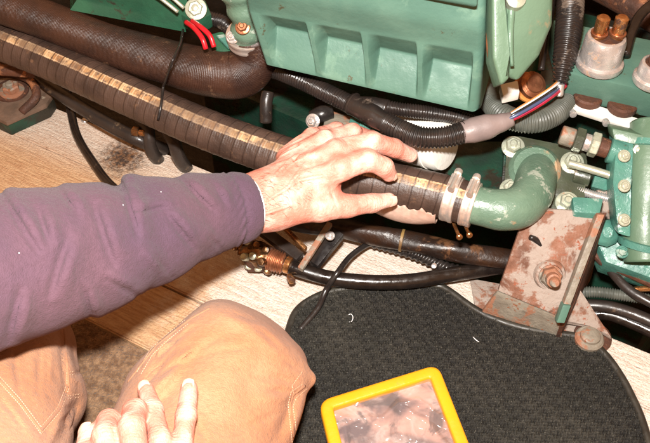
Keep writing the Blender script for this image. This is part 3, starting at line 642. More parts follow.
# ================================================================== PUMP AT THE RIGHT EDGE
pm = thing('water_pump', 'pale green round pump housing with bolted flange at the right edge', 'pump')
pc = W(668, 200, .12)
tube('housing', L([(652, 128, .165), (650, 150, .155), (648, 190, .13), (645, 225, .105), (646, 262, .08)]), [.026, .028, .028, .026, .024], M['endcover'], pm, seg=40)
for y0, y1, r in ((146, 158, .0305), (206, 212, .0300), (240, 248, .029)):
    lathe('flange_ring', W(650 if y0 < 200 else 646, y0, .157-(y0-146)*.00066), W(648, y1, .15)-W(650, y0, .157), [(r-.004, 0), (r, .001), (r, .008), (r-.004, .009)], M['teal'], pm, seg=40)
prism('web', L([(617, 138, .172), (634, 142, .172), (632, 180, .152), (631, 238, .112), (618, 234, .112), (613, 182, .150)]), (.002, .03, -.02), M['teal'], pm, .003)
prism('top_plate', L([(612, 128, .180), (665, 140, .180), (665, 152, .172), (614, 140, .172)]), (0, .02, -.01), M['endcover'], pm, .003)
for px, py, z in ((624, 156, .166), (624, 186, .150), (624, 220, .126)): bolt('bolt', W(px, py, z+.001), (0, -.55, .8), .0048, .0035, M['bolt'], pm)

prism('lower_case', L([(594, 236, .075), (628, 244, .08), (690, 262, .08), (690, 292, .06), (606, 262, .065)]), (0, .012, -.035), M['teal'], pm, .004)
prism('case_lip', L([(575, 234, .06), (600, 240, .066), (690, 290, .05), (690, 302, .045), (600, 262, .055)]), (0, 0, -.006), M['rustdk'], pm, .002)
bolt('bolt', W(622, 252, .092), (0, -.5, .8), .005, .004, M['teal'], pm)
bolt('bolt', W(638, 150, .165), (-.3, -.6, .7), .006, .004, M['bolt'], pm)
un = thing('pipe_union', 'row of small grey and green pipe fittings between the flange and the pump', 'fitting')
a0, a1 = W(572, 138, .16), W(618, 152, .155); dn = (a1-a0)
for k, (t0, t1, r, m_) in enumerate(((-.25, .05, .011, 'rustgrey'), (.05, .25, .014, 'flange'), (.25, .40, .010, 'silver'), (.40, .58, .0145, 'bolt'), (.58, .8, .011, 'rustdk'), (.8, 1.15, .0155, 'teal'))):
    lathe('nut' if k % 2 else 'sleeve', a0+dn*t0, dn, [(r*.9, 0), (r, .001), (r, dn.length*(t1-t0)-.001), (r*.9, dn.length*(t1-t0))], M[m_], un, seg=24, hexa=(k in (1, 3)))
tube('rod', L([(568, 163, .14), (596, 171, .14), (625, 180, .14)]), .0045, M['bolt'], un, seg=16)
a0, a1 = W(574, 174, .12), W(612, 184, .12); dn = a1-a0
lathe('sleeve', a0, dn, [(.010, 0), (.011, .001), (.011, .018), (.010, .019)], M['flange'], un, seg=24); lathe('nut', a0+dn*.5, dn, [(.010, 0), (.0125, .001), (.0125, .016), (.011, .018)], M['teal'], un, hexa=True)
tube('threaded_rod', L([(574, 188, .11), (590, 194, .11), (612, 200, .11)]), .005, M['silver'], un, seg=18, ds=.0006, rib=corr(.0022, .0006))
prism('bracket_end', L([(596, 180, .118), (612, 182, .118), (616, 214, .105), (600, 210, .105)]), (0, 0, -.012), M['orange'] and M['rust'], un, .002)
lathe('knob', W(606, 233, .088), (-.1, -.6, .8), [(.013, -.012), (.015, -.008), (.016, 0), (.013, .005), (.010, .0065), (.006, .010)], M['teal'], un, seg=9)
simple('ribbed_hose', [(560, 296, .0), (590, 292, .02), (620, 295, .025), (660, 302, .025), (720, 318, .02)], .0062, 'loomgrey', 'thin grey corrugated conduit crossing behind the bracket at lower right', 'conduit', seg=20, ds=.0007, rib=corr(.0028, .0007))
simple('dark_hose', [(565, 306, .0), (600, 306, .01), (630, 313, .012), (670, 330, .012), (720, 352, .01)], .0075, 'greyhose', 'upper of two smooth dark hoses crossing behind the bracket at lower right', 'hose', seg=20)
simple('dark_hose', [(575, 318, -.01), (605, 314, .0), (635, 324, .002), (675, 343, .002), (720, 364, .0)], .0075, 'cable', 'lower of two smooth dark hoses crossing behind the bracket at lower right', 'hose', seg=20)
simple('slack_cable', [(592, 225, .02), (600, 250, .035), (612, 272, .04), (632, 292, .04), (665, 310, .04)], .0055, 'greyhose', 'dark cable drooping below the pump', 'cable', seg=18)
simple('copper_pipe', [(626, 292, .03), (640, 289, .035), (680, 288, .035)], .0035, 'brass', 'thin brass pipe at the right edge below the pump', 'pipe', seg=14)

# ================================================================== LOWER CENTRE: VALVE, HOSES, CABLES
vh = thing('valve_hose', 'glossy black hose along the top edge of the mat clamped to a brass valve', 'hose')
tube('hose', L([(282, 264, .03), (300, 270, .028), (330, 278, .024), (370, 282, .022), (410, 281, .022), (455, 274, .022), (510, 266, .02), (560, 262, .015)]), .0088, M['cable'], vh, seg=28)
cl = L([(286, 264, .03), (294, 267, .03)])
lathe('clip', cl[0], cl[1]-cl[0], [(.0092, 0), (.0108, .0005), (.0108, .007), (.0092, .0075)], M['brass'], vh, seg=28)
lathe('clip_screw', W(291, 279, .026), (.3, -.8, .2), [(.004, -.006), (.0045, 0), (.0045, .004), (.003, .005)], M['brass'], vh, seg=12)
vv = thing('brass_valve', 'small tarnished brass valve cluster on the wood below the wrist', 'valve')
tube('coil', L([(270, 259, .031), (277, 261.5, .031), (284, 263.5, .030)]), .0125, M['copper'], vv, seg=28, ds=.0005, rib=corr(.0032, .0011))
tube('body', L([(240, 250, .03), (250, 253, .031), (260, 257, .031), (270, 259.5, .031)]), [.006, .011, .013, .010], M['agedbrass'], vv, seg=24, twist=lambda s, a: .0012*np.sin(a*5+s*400))
tube('nozzle', L([(231, 245, .03), (238, 247.5, .03), (244, 250, .03)]), [.0038, .0055, .0065], M['agedbrass'], vv, seg=16, ds=.0006, rib=corr(.005, .001))
for i, (px, py) in enumerate(((248, 242), (258, 245), (253, 256), (262, 262), (245, 257), (266, 250), (258, 268), (268, 271), (249, 266))):
    z = .044 if i < 6 else .02
    lathe('cap_screw', W(px, py, z-.004), (random.uniform(-.5, .5), -.6, .8), [(.0045, -.008), (.0048, .003), (.0040, .0045), (.002, .005)], M['agedbrass'] if i % 2 else M['bolt'], vv, seg=12)
prism('bonnet', L([(238, 238, .035), (262, 240, .045), (280, 250, .035), (270, 262, .03), (246, 262, .03)]), (0, 0, -.022), M['rustdk'], vv, .004)
sb2 = thing('strut_bracket', 'dark angled metal struts below the hand beside the brass valve', 'bracket')
def bar(a, b, wd, th, m, nm='strut'):
    a, b = Vector(a), Vector(b); d = (b-a).normalized(); s = d.cross(Vector((0, 0, 1))).normalized()*wd/2
    prism(nm, [a-s, a+s, b+s, b-s], (0, 0, -th), M[m], sb2, .001)
bar(W(330, 222, .07), W(300, 268, .045), .007, .006, 'rustgrey')
bar(W(338, 230, .055), W(312, 262, .035), .018, .01, 'black')
bar(W(262, 228, .05), W(300, 256, .04), .014, .008, 'greyhose')
bar(W(282, 224, .055), W(306, 248, .045), .005, .006, 'brass')
bolt('bolt', W(330, 236, .062), (0, -.3, 1), .004, .003, M['silver'], sb2)
simple('lower_hose', [(270, 214, .03), (310, 224, .03), (340, 228, .035), (400, 240, .04), (460, 252, .04), (520, 262, .03)], .0125, 'brownpipe', 'oily brown hose lying beneath the striped hose', 'hose', seg=32, twist=lambda s, a: .0009*np.sin(a*3+s*60))
lr = thing('ochre_seal', 'ochre coloured seal ring on the oily brown lower hose', 'seal'); lathe('ring', W(402, 240.5, .04), W(420, 244, .04)-W(400, 240, .04), [(.0127, -.002), (.0139, -.0015), (.0139, .0015), (.0127, .002)], M['gold'], lr, seg=30)
o = simple('thin_black_cable', [(420, 250, .02), (395, 243, .022), (372, 243, .022), (352, 255, .03), (338, 272, .038), (326, 290, .02), (318, 308, .012), (300, 330, .006)], .0035, 'black', 'thin black cable arching over the white wood and crossing the black hose', 'cable', seg=14)
o = tube('wrapped_cable', L([(372, 242, .022), (395, 248, .024), (420, 256, .024), (448, 268, .020), (470, 272, .01)]), .0068, M['black'], seg=24, ds=.0008, twist=lambda s, a: .0009*np.sin(s*900+a*2)); tag(o, 'rough black taped cable lying across the white wood behind the black hose', 'cable')
ct = thing('cable_clip', 'small silver clip on the rough black taped cable', 'clip'); lathe('clip', W(434, 266, .031), (0, -.4, 1), [(.003, -.003), (.0035, 0), (.003, .002), (.001, .0028)], M['silver'], ct, seg=12)

# ================================================================== MAT
def inside(px, py, poly):
    c = np.zeros(px.shape, bool); n = len(poly); j = n-1
    for i in range(n):
        xi, yi = poly[i]; xj, yj = poly[j]; cnd = ((yi > py) != (yj > py)) & (px < (xj-xi)*(py-yi)/(yj-yi+1e-12)+xi); c ^= cnd; j = i
    return c
mo = [(286, 352), (288, 336), (298, 312), (322, 297), (350, 291), (400, 289), (436, 288), (452, 296), (470, 309), (490, 320), (520, 330), (555, 336), (583, 341), (602, 355), (618, 376), (632, 402), (643, 430), (652, 470), (655, 540), (300, 560), (280, 440)]
MP, _ = spline([W(a, b, 0) for a, b in mo]+[W(*mo[0], 0)], 0, .004); mp2 = [(p[0], p[1]) for p in MP]
mt = thing('floor_mat', 'black ribbed rubber backed mat with curved bound edge on the white wood', 'mat')
def matmesh():
    h = .00085; lo = MP.min(0); hi = MP.max(0); xs = np.arange(lo[0], hi[0], h); ys = np.arange(lo[1], hi[1], h); X, Y = np.meshgrid(xs, ys, indexing='ij')
    ins = inside(X, Y, mp2); a = .6; U = X*math.cos(a)+Y*math.sin(a); Vv = -X*math.sin(a)+Y*math.cos(a)
    Vw = Vv + .0018*np.sin(U*2*math.pi/.0062) + .0012*np.sin(U*37)+.001*np.sin(Vv*51+1)
    Z = .0070 + .0022*np.sin(Vw*2*math.pi/.0043)*(.6+.4*np.sin(U*2*math.pi/.0058+np.floor(Vw/.0043)*2.4)) + .0010*np.sin(U*380+Vw*150)*np.sin(Vw*240) + .0003*rng.normal(size=X.shape) + .0010*np.sin(X*21+Y*13)*np.sin(Y*17)
    n, m = X.shape; V = np.stack([X, Y, Z], -1).reshape(-1, 3); ok = ins[:-1, :-1] & ins[1:, :-1] & ins[1:, 1:] & ins[:-1, 1:]
    i, j = np.nonzero(ok); b = i*m+j; F = np.stack([b, b+m, b+m+1, b+1], 1); used, inv = np.unique(F, return_inverse=True)
    return V[used], inv.reshape(F.shape)
def mat_material():
    m, nt, b = nodes_new('black_mat_pile'); g = G(nt); co = g.co()
    ge = nt.nodes.new('ShaderNodeNewGeometry'); sx = nt.nodes.new('ShaderNodeSeparateXYZ'); nt.links.new(ge.outputs['Position'], sx.inputs[0]); tip = g.ramp(sx.outputs[2], .0052, .0098); col = g.mix(tip, (.007, .006, .005), g.mix(g.ramp(g.noise(co, 14, 4), .3, .7), (.017, .016, .012), (.034, .030, .023))); col = g.mix(g.ramp(g.noise(co, 650, 3), .60, .68, 0, .7), col, (.10, .09, .07))  # dusty tips; low pile darkened, shade between the ridges put into the colour
    g.inp(b.inputs['Base Color'], col); b.inputs['Roughness'].default_value = .7; b.inputs['Specular IOR Level'].default_value = .25; g.inp(b.inputs['Normal'], g.bump(g.noise(co, 900, 3), .0007)); return m
M['mat'] = mat_material(); M['binding'] = mat('mat_binding', (.018, .016, .013), (.03, .026, .018), .45, bump=.0004)
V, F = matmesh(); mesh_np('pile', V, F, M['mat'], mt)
tube('binding', [Vector((p[0], p[1], .0048)) for p in MP[::3]], .0046, M['binding'], mt, seg=14)
th = tag(tube('lint_curl', L([(348, 315, .0075), (351, 314, .009), (353, 317, .009), (352, 321, .0085), (349, 322, .0075)]), .0004, M['lining'], seg=6), 'tiny pale curl of lint on the black mat', 'lint')
th = tag(tube('thread_scrap', L([(473, 337, .0085), (476, 340, .0095), (479, 342, .0085)]), .0005, M['lining'], seg=6), 'short pale thread on the black mat near its top right', 'lint')

# ================================================================== YELLOW FRAMED PANEL
yf = thing('framed_panel', 'yellow framed panel under creased clear plastic lying on the black mat', 'framed panel')
zt = .022
oc = L([(318.5, 400, zt), (438, 363, zt), (500, 520, zt), (356, 560, zt)])
def inset(q, d):
    out = []
    c = sum(q, Vector())/4
    for i in range(4):
        p, a, b = q[i], q[i-1], q[(i+1) % 4]; ea = (a-p).normalized(); eb = (b-p).normalized(); s = abs(ea.cross(eb).z); out.append(p+(ea+eb)*(d/s))
    return out
OUT, INN = rounded(oc, .014, 8), rounded(inset(oc, .0135), .003, 8)
bm = bmesh.new(); n = len(OUT)
cen = sum(oc, Vector())/4
prof = []
def shift(pts, d, z): return [p + (cen-p).normalized()*d + Vector((0, 0, z)) for p in pts]
rings = [shift(OUT, 0, -.012), shift(OUT, 0, -.003), shift(OUT, .0014, -.0008), shift(OUT, .004, 0), shift(INN, -.003, 0), shift(INN, -.0008, -.0008), shift(INN, 0, -.003), shift(INN, 0, -.010)]
rv = [[bm.verts.new(p) for p in r] for r in rings]
for a in range(len(rv)):
    b = (a+1) % len(rv)
    for j in range(n): bm.faces.new((rv[a][j], rv[a][(j+1) % n], rv[b][(j+1) % n], rv[b][j]))
from_bm('frame', bm, M['yellow'], yf, True, 50)
def reflection_mat():  # blotchy reflections of the plastic painted into the sheet's colour
    m, nt, b = nodes_new('painted_reflections'); g = G(nt); co = g.co()
    n1 = g.noise(co, 16, 3, .5, 1.2); n2 = g.noise(co, 32, 5, .6, .8)
    col = g.mix(g.ramp(n1, .36, .62), (.52, .30, .24), (.10, .075, .08)); col = g.mix(g.ramp(n2, .45, .70, 0, .8), col, (.56, .46, .42)); col = g.mix(g.ramp(g.noise(co, 26, 5, .6, 1.5), .52, .66, 0, .8), col, (.06, .05, .05))
    g.inp(b.inputs['Base Color'], col); b.inputs['Roughness'].default_value = .3; return m
M['picture'] = reflection_mat()
ic = inset(oc, .0125); prism('picture', [p+Vector((0, 0, -.0085)) for p in ic], (0, 0, -.003), M['picture'], yf, 0)  # flat sheet that carries the painted reflections
m, nt, b = nodes_new('clear_plastic_film'); b.inputs['Base Color'].default_value = (.35, .28, .28, 1); b.inputs['Roughness'].default_value = .12; b.inputs['Alpha'].default_value = .22; b.inputs['Specular IOR Level'].default_value = 1.0; b.inputs['Coat Weight'].default_value = 1.0
M['film'] = m
def film():
    nu, nv = 150, 190; V = []
    for i in range(nu+1):
        for j in range(nv+1):
            u, v = i/nu, j/nv; p = (ic[0]*(1-u)+ic[1]*u)*(1-v)+(ic[3]*(1-u)+ic[2]*u)*v; V.append(p)
    V = np.array([tuple(p) for p in V]); px, py = V[:, 0]*900, V[:, 1]*900; z = np.zeros(len(V)); r2 = np.random.default_rng(8)
    for _ in range(22):
        c = V[r2.integers(len(V))]; a = r2.uniform(0, 3.14); d = (V[:, 0]-c[0])*math.cos(a)+(V[:, 1]-c[1])*math.sin(a); e = -(V[:, 0]-c[0])*math.sin(a)+(V[:, 1]-c[1])*math.cos(a)
        z += r2.uniform(.0006, .0030)*np.maximum(0, 1-abs(d)/r2.uniform(.005, .012))*np.exp(-(e/r2.uniform(.015, .05))**2)
    z = .0068*np.tanh(z/.0068)
    qx, qy = project(V); 
    for ln, hh in (([(330, 412), (352, 418), (384, 416), (400, 402), (420, 398), (446, 420)], .0062), ([(338, 398), (370, 394), (400, 381), (430, 378)], .0040), ([(344, 420), (348, 440), (356, 470)], .0045), ([(400, 402), (430, 424), (450, 448)], .0055), ([(372, 440), (400, 432), (436, 446)], .0040)):
        for (ax_, ay), (bx_, by) in zip(ln[:-1], ln[1:]):
            dx, dy = bx_-ax_, by-ay; t = np.clip(((qx-ax_)*dx+(qy-ay)*dy)/(dx*dx+dy*dy), 0, 1); dd = np.hypot(qx-ax_-t*dx, qy-ay-t*dy)+1.0*np.sin(qx*.35+qy*.2)
            z = np.maximum(z, hh*np.clip(1-dd/6.5, 0, 1))
    V[:, 2] += z-.0075; F = [(i*(nv+1)+j, (i+1)*(nv+1)+j, (i+1)*(nv+1)+j+1, i*(nv+1)+j+1) for i in range(nu) for j in range(nv)]
    return mesh('plastic_film', V, F, M['film'], yf)
film()

# ================================================================== PERSON
per = thing('person', 'kneeling person in purple sweatshirt and tan work trousers, gripping the striped hose', 'person')
def chain(P, joints, f, k=.006, ks=.004):
    """joints: [(point, radius)] -> smooth tapered finger"""
    d = None
    for (a, ra), (b, rb) in zip(joints[:-1], joints[1:]):
        e = rcone(P, a, b, ra, rb); d = e if d is None else smin(d, e, ks)
    return d if f is None else smin(f, d, k)
def J(lst): return [(W(a, b, z), r) for a, b, z, r in lst]
# left hand over the hose
LH = dict(
 index=J([(305, 186, .176, .014), (341, 168, .192, .0135), (368, 160, .196, .0115), (384, 167, .184, .0100), (389, 174, .172, .0085)]),
 middle=J([(298, 172, .180, .013), (336, 151, .194, .0128), (372, 142, .194, .0112), (394, 148, .178, .0098), (410, 155, .162, .0085)]),
 ring=J([(292, 162, .178, .012), (324, 140, .184, .0108), (352, 132, .178, .0092), (372, 138, .155, .0080), (382, 144, .140, .007)]),
 pinky=J([(286, 158, .170, .011), (312, 137, .170, .0098), (336, 130, .160, .0082), (350, 136, .142, .0070), (358, 140, .130, .006)]),
 thumb=J([(282, 208, .168, .016), (320, 208, .160, .0145), (347, 206, .155, .0122), (372, 203, .150, .0100), (389, 200, .147, .0078)]))
def lh_base(P):
    f = rcone(P, W(120, 236, .20), W(240, 206, .172), .040, .026)
    f = smin(f, rcone(P, W(240, 203, .172), W(272, 196, .172), .0235, .021), .02); f = smin(f, rcone(P, W(240, 213, .168), W(272, 208, .168), .022, .020), .015)
    f = smin(f, rcone(P, W(268, 198, .172), W(328, 165, .178), .020, .015), .02)
    f = smin(f, rcone(P, W(268, 190, .170), W(315, 150, .174), .020, .0135), .02)
    f = smin(f, rcone(P, W(272, 206, .166), W(322, 190, .168), .019, .013), .02)
    for k in ('index', 'middle', 'ring', 'pinky'): f = chain(P, LH[k], f, .010)
    f = chain(P, LH['thumb'], f, .014)
    f = smin(f, rcone(P, W(318, 200, .160), W(333, 184, .165), .008, .006), .014)     # web of the thumb
    return f
def crease(P, joints, amp=.00035, wl=.0030, which=(2,), sig=.007):
    d = 0
    for i in which:
        j = np.array(joints[i][0], np.float32); t = np.array(joints[i+1][0]-joints[i-1][0] if i+1 < len(joints) else joints[i][0]-joints[i-1][0], np.float32); t /= np.linalg.norm(t)
        q = P-j; s = q@t; d = d + amp*np.cos(s*2*math.pi/wl)*np.exp(-(q**2).sum(1)/(sig*sig*2))
    return d
def lh_detail(P):
    f = lh_base(P)
    for k in ('index', 'middle', 'ring', 'pinky'):
        f = f + crease(P, LH[k], which=(2, 3)); a = LH[k]
        f = smin(f, rcone(P, a[0][0]+Vector((-.02, -.002, .0125)), a[1][0]+Vector((0, -.003, .0095)), .0020, .0034), .005)     # tendon and knuckle
        kn = a[1][0]+Vector((0, -.003, .006)); f = smin(f, rcone(P, kn, kn+Vector((.002, 0, 0)), .0080, .0080), .005)
        pp = a[2][0]+Vector((0, -.002, .003)); f = smin(f, rcone(P, pp, pp+Vector((.002, 0, 0)), .0082, .0082), .004)
    f = f + crease(P, LH['thumb'], which=(2, 3))
    px, py = project(P.astype(float))
    for a, b, wd, am in (((288, 200), (300, 222), 1.6, .0005), ((296, 197), (310, 220), 1.4, .0004), ((282, 175), (300, 158), 2, .0006), ((302, 160), (318, 146), 2, .0006), ((330, 190), (336, 205), 1.5, .0007), ((270, 190), (290, 165), 1.6, .0006), ((263, 188), (268, 225), 1.6, .0005)):
        f = f + fold(px, py, a, b, wd, am)
    for vv in (((268, 200), (300, 180)), ((300, 180), (322, 176)), ((285, 190), (305, 165)), ((272, 178), (300, 152)), ((262, 215), (292, 205))):
        f = f - fold(px, py, vv[0], vv[1], 1.7, .0024)
    return f + .00025*wob(P, 420)
lo = W(215, 235, .10); 
allp = [p for c in LH.values() for p, _ in c]+[W(235, 206, .172)]
lo = np.min([tuple(p) for p in allp], 0)-.035; hi = np.max([tuple(p) for p in allp], 0)+.035
VL, FL_ = nets(lh_base, lo, hi, .0016, lh_detail, 1)
# right hand resting on the thigh: thumb at left, two bent fingers, two straighter ones
RH = dict(
 thumb=J([(108, 560, .200, 0.0136), (90, 500, .208, 0.0120), (86, 456, .212, 0.0096), (88, 434, .208, 0.0077)]),
 f1=J([(124, 545, .210, 0.0125), (114, 482, .222, 0.0104), (105, 436, .226, 0.0096), (109, 421, .214, 0.0089), (117, 430, .196, 0.0078)]),
 f2=J([(140, 540, .212, 0.0125), (138, 478, .228, 0.0110), (132, 426, .232, 0.0100), (135, 411, .220, 0.0094), (142, 420, .200, 0.0081)]),
 f3=J([(154, 545, .208, .012), (161, 490, .216, .0102), (160, 440, .216, .0088), (153, 410, .209, .0080), (146, 390, .202, .0070)]),
 f4=J([(166, 552, .204, .012), (175, 496, .208, .0104), (181, 452, .209, .0090), (186, 416, .207, .0082), (189, 389, .204, .0074)]))
def rh_base(P):
    f = rcone(P, W(150, 720, .24), W(142, 610, .215), .034, .026)
    f = smin(f, rcone(P, W(142, 610, .215), W(126, 540, .210), .024, .015), .02); f = smin(f, rcone(P, W(146, 600, .215), W(160, 540, .208), .022, .014), .02)
    f = smin(f, rcone(P, W(136, 590, .212), W(142, 535, .210), .022, .015), .02)
    for k in ('f1', 'f2', 'f3', 'f4'): f = chain(P, RH[k], f, .005)
    return chain(P, RH['thumb'], f, .010)
def rh_detail(P):
    f = rh_base(P)
    for k in ('f1', 'f2', 'f3', 'f4'):
        f = f + crease(P, RH[k], which=(2, 3)); a = RH[k]; kn = a[1][0]+Vector((0, -.002, .005)); f = smin(f, rcone(P, kn, kn+Vector((.001, 0, 0)), .0075, .0075), .006)
    f = f + crease(P, RH['thumb'], which=(2,))
    return f + .00025*wob(P, 420)
allp = [p for c in RH.values() for p, _ in c]+[W(142, 610, .215)]
lo = np.min([tuple(p) for p in allp], 0)-.033; hi = np.max([tuple(p) for p in allp], 0)+.033
VR, FR = nets(rh_base, lo, hi, .0017, rh_detail, 1)
tag(mesh_np('arm', VL, FL_, M['skin'], per), 'bare hand gripping the striped hose')
tag(mesh_np('arm', VR, FR, M['skin'], per), 'bare hand resting on the thigh with bent fingers')
def hairs(bv, n=120):
    V, F = [], []; r3 = random.Random(5)
    for _ in range(n):
        t = r3.random(); px = 258+t*t*52; py = 176+r3.random()*50-(px-258)*.55
        a, na = hit(bv, px, py)
        if a is None: continue
        d = (Vector((.7, r3.uniform(-.9, .2), r3.uniform(-.3, .3))) - na*0).normalized(); d = (d-na*d.dot(na)).normalized(); L_ = r3.uniform(.004, .009); sd = d.cross(na)*.00011; k = len(V)
        m_ = a+d*L_*.5+na*.0009; e = a+d*L_+na*.0007+sd*r3.uniform(-6, 6)
        V += [a-sd, a+sd, a+na*.0001, m_-sd, m_+sd, m_+na*.00015, e]; F += [(k, k+1, k+4, k+3), (k+1, k+2, k+5, k+4), (k+2, k, k+3, k+5), (k+3, k+4, k+6), (k+4, k+5, k+6), (k+5, k+3, k+6)]
    o = mesh('hair', V, F, M['hairm'], per); o['kind'] = 'stuff'
M['hairm'] = mat('dark_arm_hair', (.16, .08, .045), None, .5, bump=0)
hairs(bvh_of(VL, FL_))
def nail(joints, up, r):
    a, b = joints[-2][0], joints[-1][0]; d = (b-a).normalized(); up = Vector(up); n = (up-d*up.dot(d)).normalized(); s = d.cross(n); c = b+n*(joints[-1][1]-.0012)
    V = []; F = []
    for i in range(9):
        for j in range(9):
            u, v = i/4-1, j/4-1; rr = math.sqrt(max(0, 1-.35*u*u)); V.append(c+d*u*r*1.15+s*v*r*rr+n*(-.35*r*v*v-.12*r*u*u+.0012))
    F = [(i*9+j, i*9+j+1, (i+1)*9+j+1, (i+1)*9+j) for i in range(8) for j in range(8)]; o = mesh('fingernail', V, F, M['nail'], per); return o
nail(RH['f3'], (0, -.3, 1), .0050); nail(RH['f4'], (0, -.3, 1), .0050); nail(RH['thumb'], (-.3, -.3, 1), .0058); nail(LH['thumb'], (0, -.9, .5), .0058); nail(LH['index'], (.4, -.5, .8), .0050)

# sleeve
SL = [(248, 206, .177, 31), (228, 210, .182, 36), (200, 216, .192, 42), (150, 231, .212, 55), (90, 249, .238, 67), (30, 262, .262, 74), (-50, 285, .29, 82), (-130, 320, .32, 88)]
SJ = [(W(a, b, z), RP(h*.955, W(a, b, z))) for a, b, z, h in SL]
cuff_n = np.array((SJ[0][0]-SJ[1][0]).normalized(), np.float32); cuff_c = np.array(SJ[0][0], np.float32)
def sl_base(P):
    f = None
    for (a, ra), (b, rb) in zip(SJ[:-1], SJ[1:]):
        e = rcone(P, a, b, ra, rb); f = e if f is None else smin(f, e, .012)
    inner = rcone(P, SJ[0][0]+(SJ[0][0]-SJ[1][0])*.5, SJ[1][0], SJ[0][1]-.0035, SJ[1][1]-.008)
    pl = (P-cuff_c)@cuff_n
    f = smin(f, rcone(P, SJ[0][0]+(SJ[1][0]-SJ[0][0])*.5, SJ[0][0]+(SJ[1][0]-SJ[0][0])*.9, SJ[0][1]+.001, SJ[0][1]+.002), .01)
    f = np.maximum(f, pl-.003); f = np.maximum(f, -inner)
    return -smin(-f, -(-(P[:, 0]-SJ[-1][0][0]) - .02) if False else -f, .001)
SF = []
def crs(a, b, w_=3.6, am=.0045, off=(8, -4), ra=.0036):
    SF.append((a, b, w_*1.15, am*1.15)); SF.append(((a[0]+off[0], a[1]+off[1]), (b[0]+off[0], b[1]+off[1]), w_*2.3, -ra*1.5))
crs((123, 184), (137, 234)); crs((94, 205), (113, 264), 4.2, .0050); crs((68, 236), (50, 294), 4.5, .0045, (10, 2)); crs((38, 210), (49, 244), 3.4, .0035)
crs((168, 216), (194, 248), 3.2, .0042, (4, -8)); crs((2, 194), (38, 252), 3.2, .0040, (7, -5)); crs((108, 280), (138, 296), 3.4, .0038, (-4, -7)); crs((106, 170), (120, 188), 5, .0065, (14, -2), .003)
crs((182, 180), (214, 212), 2.8, .0030, (5, -6)); crs((205, 232), (222, 250), 2.6, .0028, (-4, -5)); crs((20, 290), (8, 340), 4.5, .0045, (9, 2)); crs((84, 290), (92, 318), 3.5, .0035, (7, 0)); crs((150, 250), (172, 276), 3, .0030, (-6, -4))
crs((216, 186), (226, 205), 2.2, .0020, (4, -2)); crs((60, 190), (78, 214), 3, .0026, (6, -4)); crs((137, 212), (176, 206), 2.6, .0022, (0, -6), .002)
def sl_detail(P):
    px, py = project(P.astype(float)); f = sl_base(P)
    
    for a, b, wd, am in SF: f = f + fold(px, py, a, b, wd, am)
    # hem of the cuff
    pl = (P-cuff_c)@cuff_n
    f = f - .0011*np.exp(-((pl+.006)/.008)**4) + .0020*np.exp(-((pl+.0175)/.0018)**2) + .0008*np.sin(px*.9+py*.5)*np.exp(-((pl+.021)/.005)**2)
    return f + .0012*wob(P, 60, 8, 4)*np.clip(-pl/.03, 0, 1) + .0004*wob(P, 260, 8, 8)
allp = [p for p, _ in SJ[:-1]]; lo = np.min([tuple(p) for p in allp], 0)-.09; hi = np.max([tuple(p) for p in allp], 0)+.09; hi[0] = SJ[0][0].x+.02
V, F = nets(sl_base, lo, hi, .0034, sl_detail, 1)
slv = mesh_np('sleeve', V, F, M['fleece'], per); bv = bvh_of(V, F)
wc = SJ[0][0]+Vector(cuff_n)*.0052
lathe('cuff_lining', wc, Vector(cuff_n), [(SJ[0][1]-.0052, -.016), (SJ[0][1]-.0030, -.004), (SJ[0][1]-.0020, .0006), (SJ[0][1]-.0030, .0014), (SJ[0][1]-.0046, .0006), (SJ[0][1]-.0065, -.016)], M['lining'], per, seg=60)
for px, py in ((123, 205), (19, 253), (161, 192)):
    p, n_ = hit(bv, px, py)
    if p: lathe('lint_speck', p, n_, [(.0006, -.0003), (.0006, .0003), (.0003, .0005)], M['lining'], per, seg=7)

# trousers
TR = [(W(222, 385, .083), .081), (W(196, 440, .098), .080), (W(160, 545, .13), .086)]
TL = [(W(-4, 350, .085), .074), (W(-12, 400, .12), .080), (W(-60, 545, .19), .094)]
def tr_base(P):
    f = rcone(P, TR[0][0], TR[1][0], TR[0][1], TR[1][1]); f = smin(f, rcone(P, TR[1][0], TR[2][0], TR[1][1], TR[2][1]), .01)
    f = smin(f, rcone(P, W(228, 374, .065), W(222, 520, .07), .062, .060), .03)
    f = smin(f, rcone(P, W(254, 350, .055), W(258, 368, .060), .038, .042), .035)
    f = smin(f, rcone(P, W(205, 338, .07), W(180, 375, .10), .036, .045), .03)
    f = smin(f, rcone(P, W(280, 392, .08), W(262, 445, .08), .024, .022), .03)
    for (a, b), n_ in (((166, 337), (-.68, .73)), ((266, 314), (.58, .81)), ((300, 424), (.95, -.30))):   # the cloth pulls flat over the knee
        n3 = np.array(RT*n_[0]+UPV*n_[1], np.float32); q = np.array(W(a, b, .085), np.float32); f = -smin(-f, -((P-q)@n3), .012)
    return smin(f, rcone(P, W(286, 378, .088), W(310, 379, .083), .015, .0055), .014)
def tl_base(P):
    f = rcone(P, TL[0][0], TL[1][0], TL[0][1], TL[1][1]); f = smin(f, rcone(P, TL[1][0], TL[2][0], TL[1][1], TL[2][1]), .01)
    f = smin(f, rcone(P, W(48, 352, .06), W(56, 400, .09), .022, .026), .02)
    return smin(f, rcone(P, W(0, 360, .06), W(-10, 520, .06), .060, .060), .03)
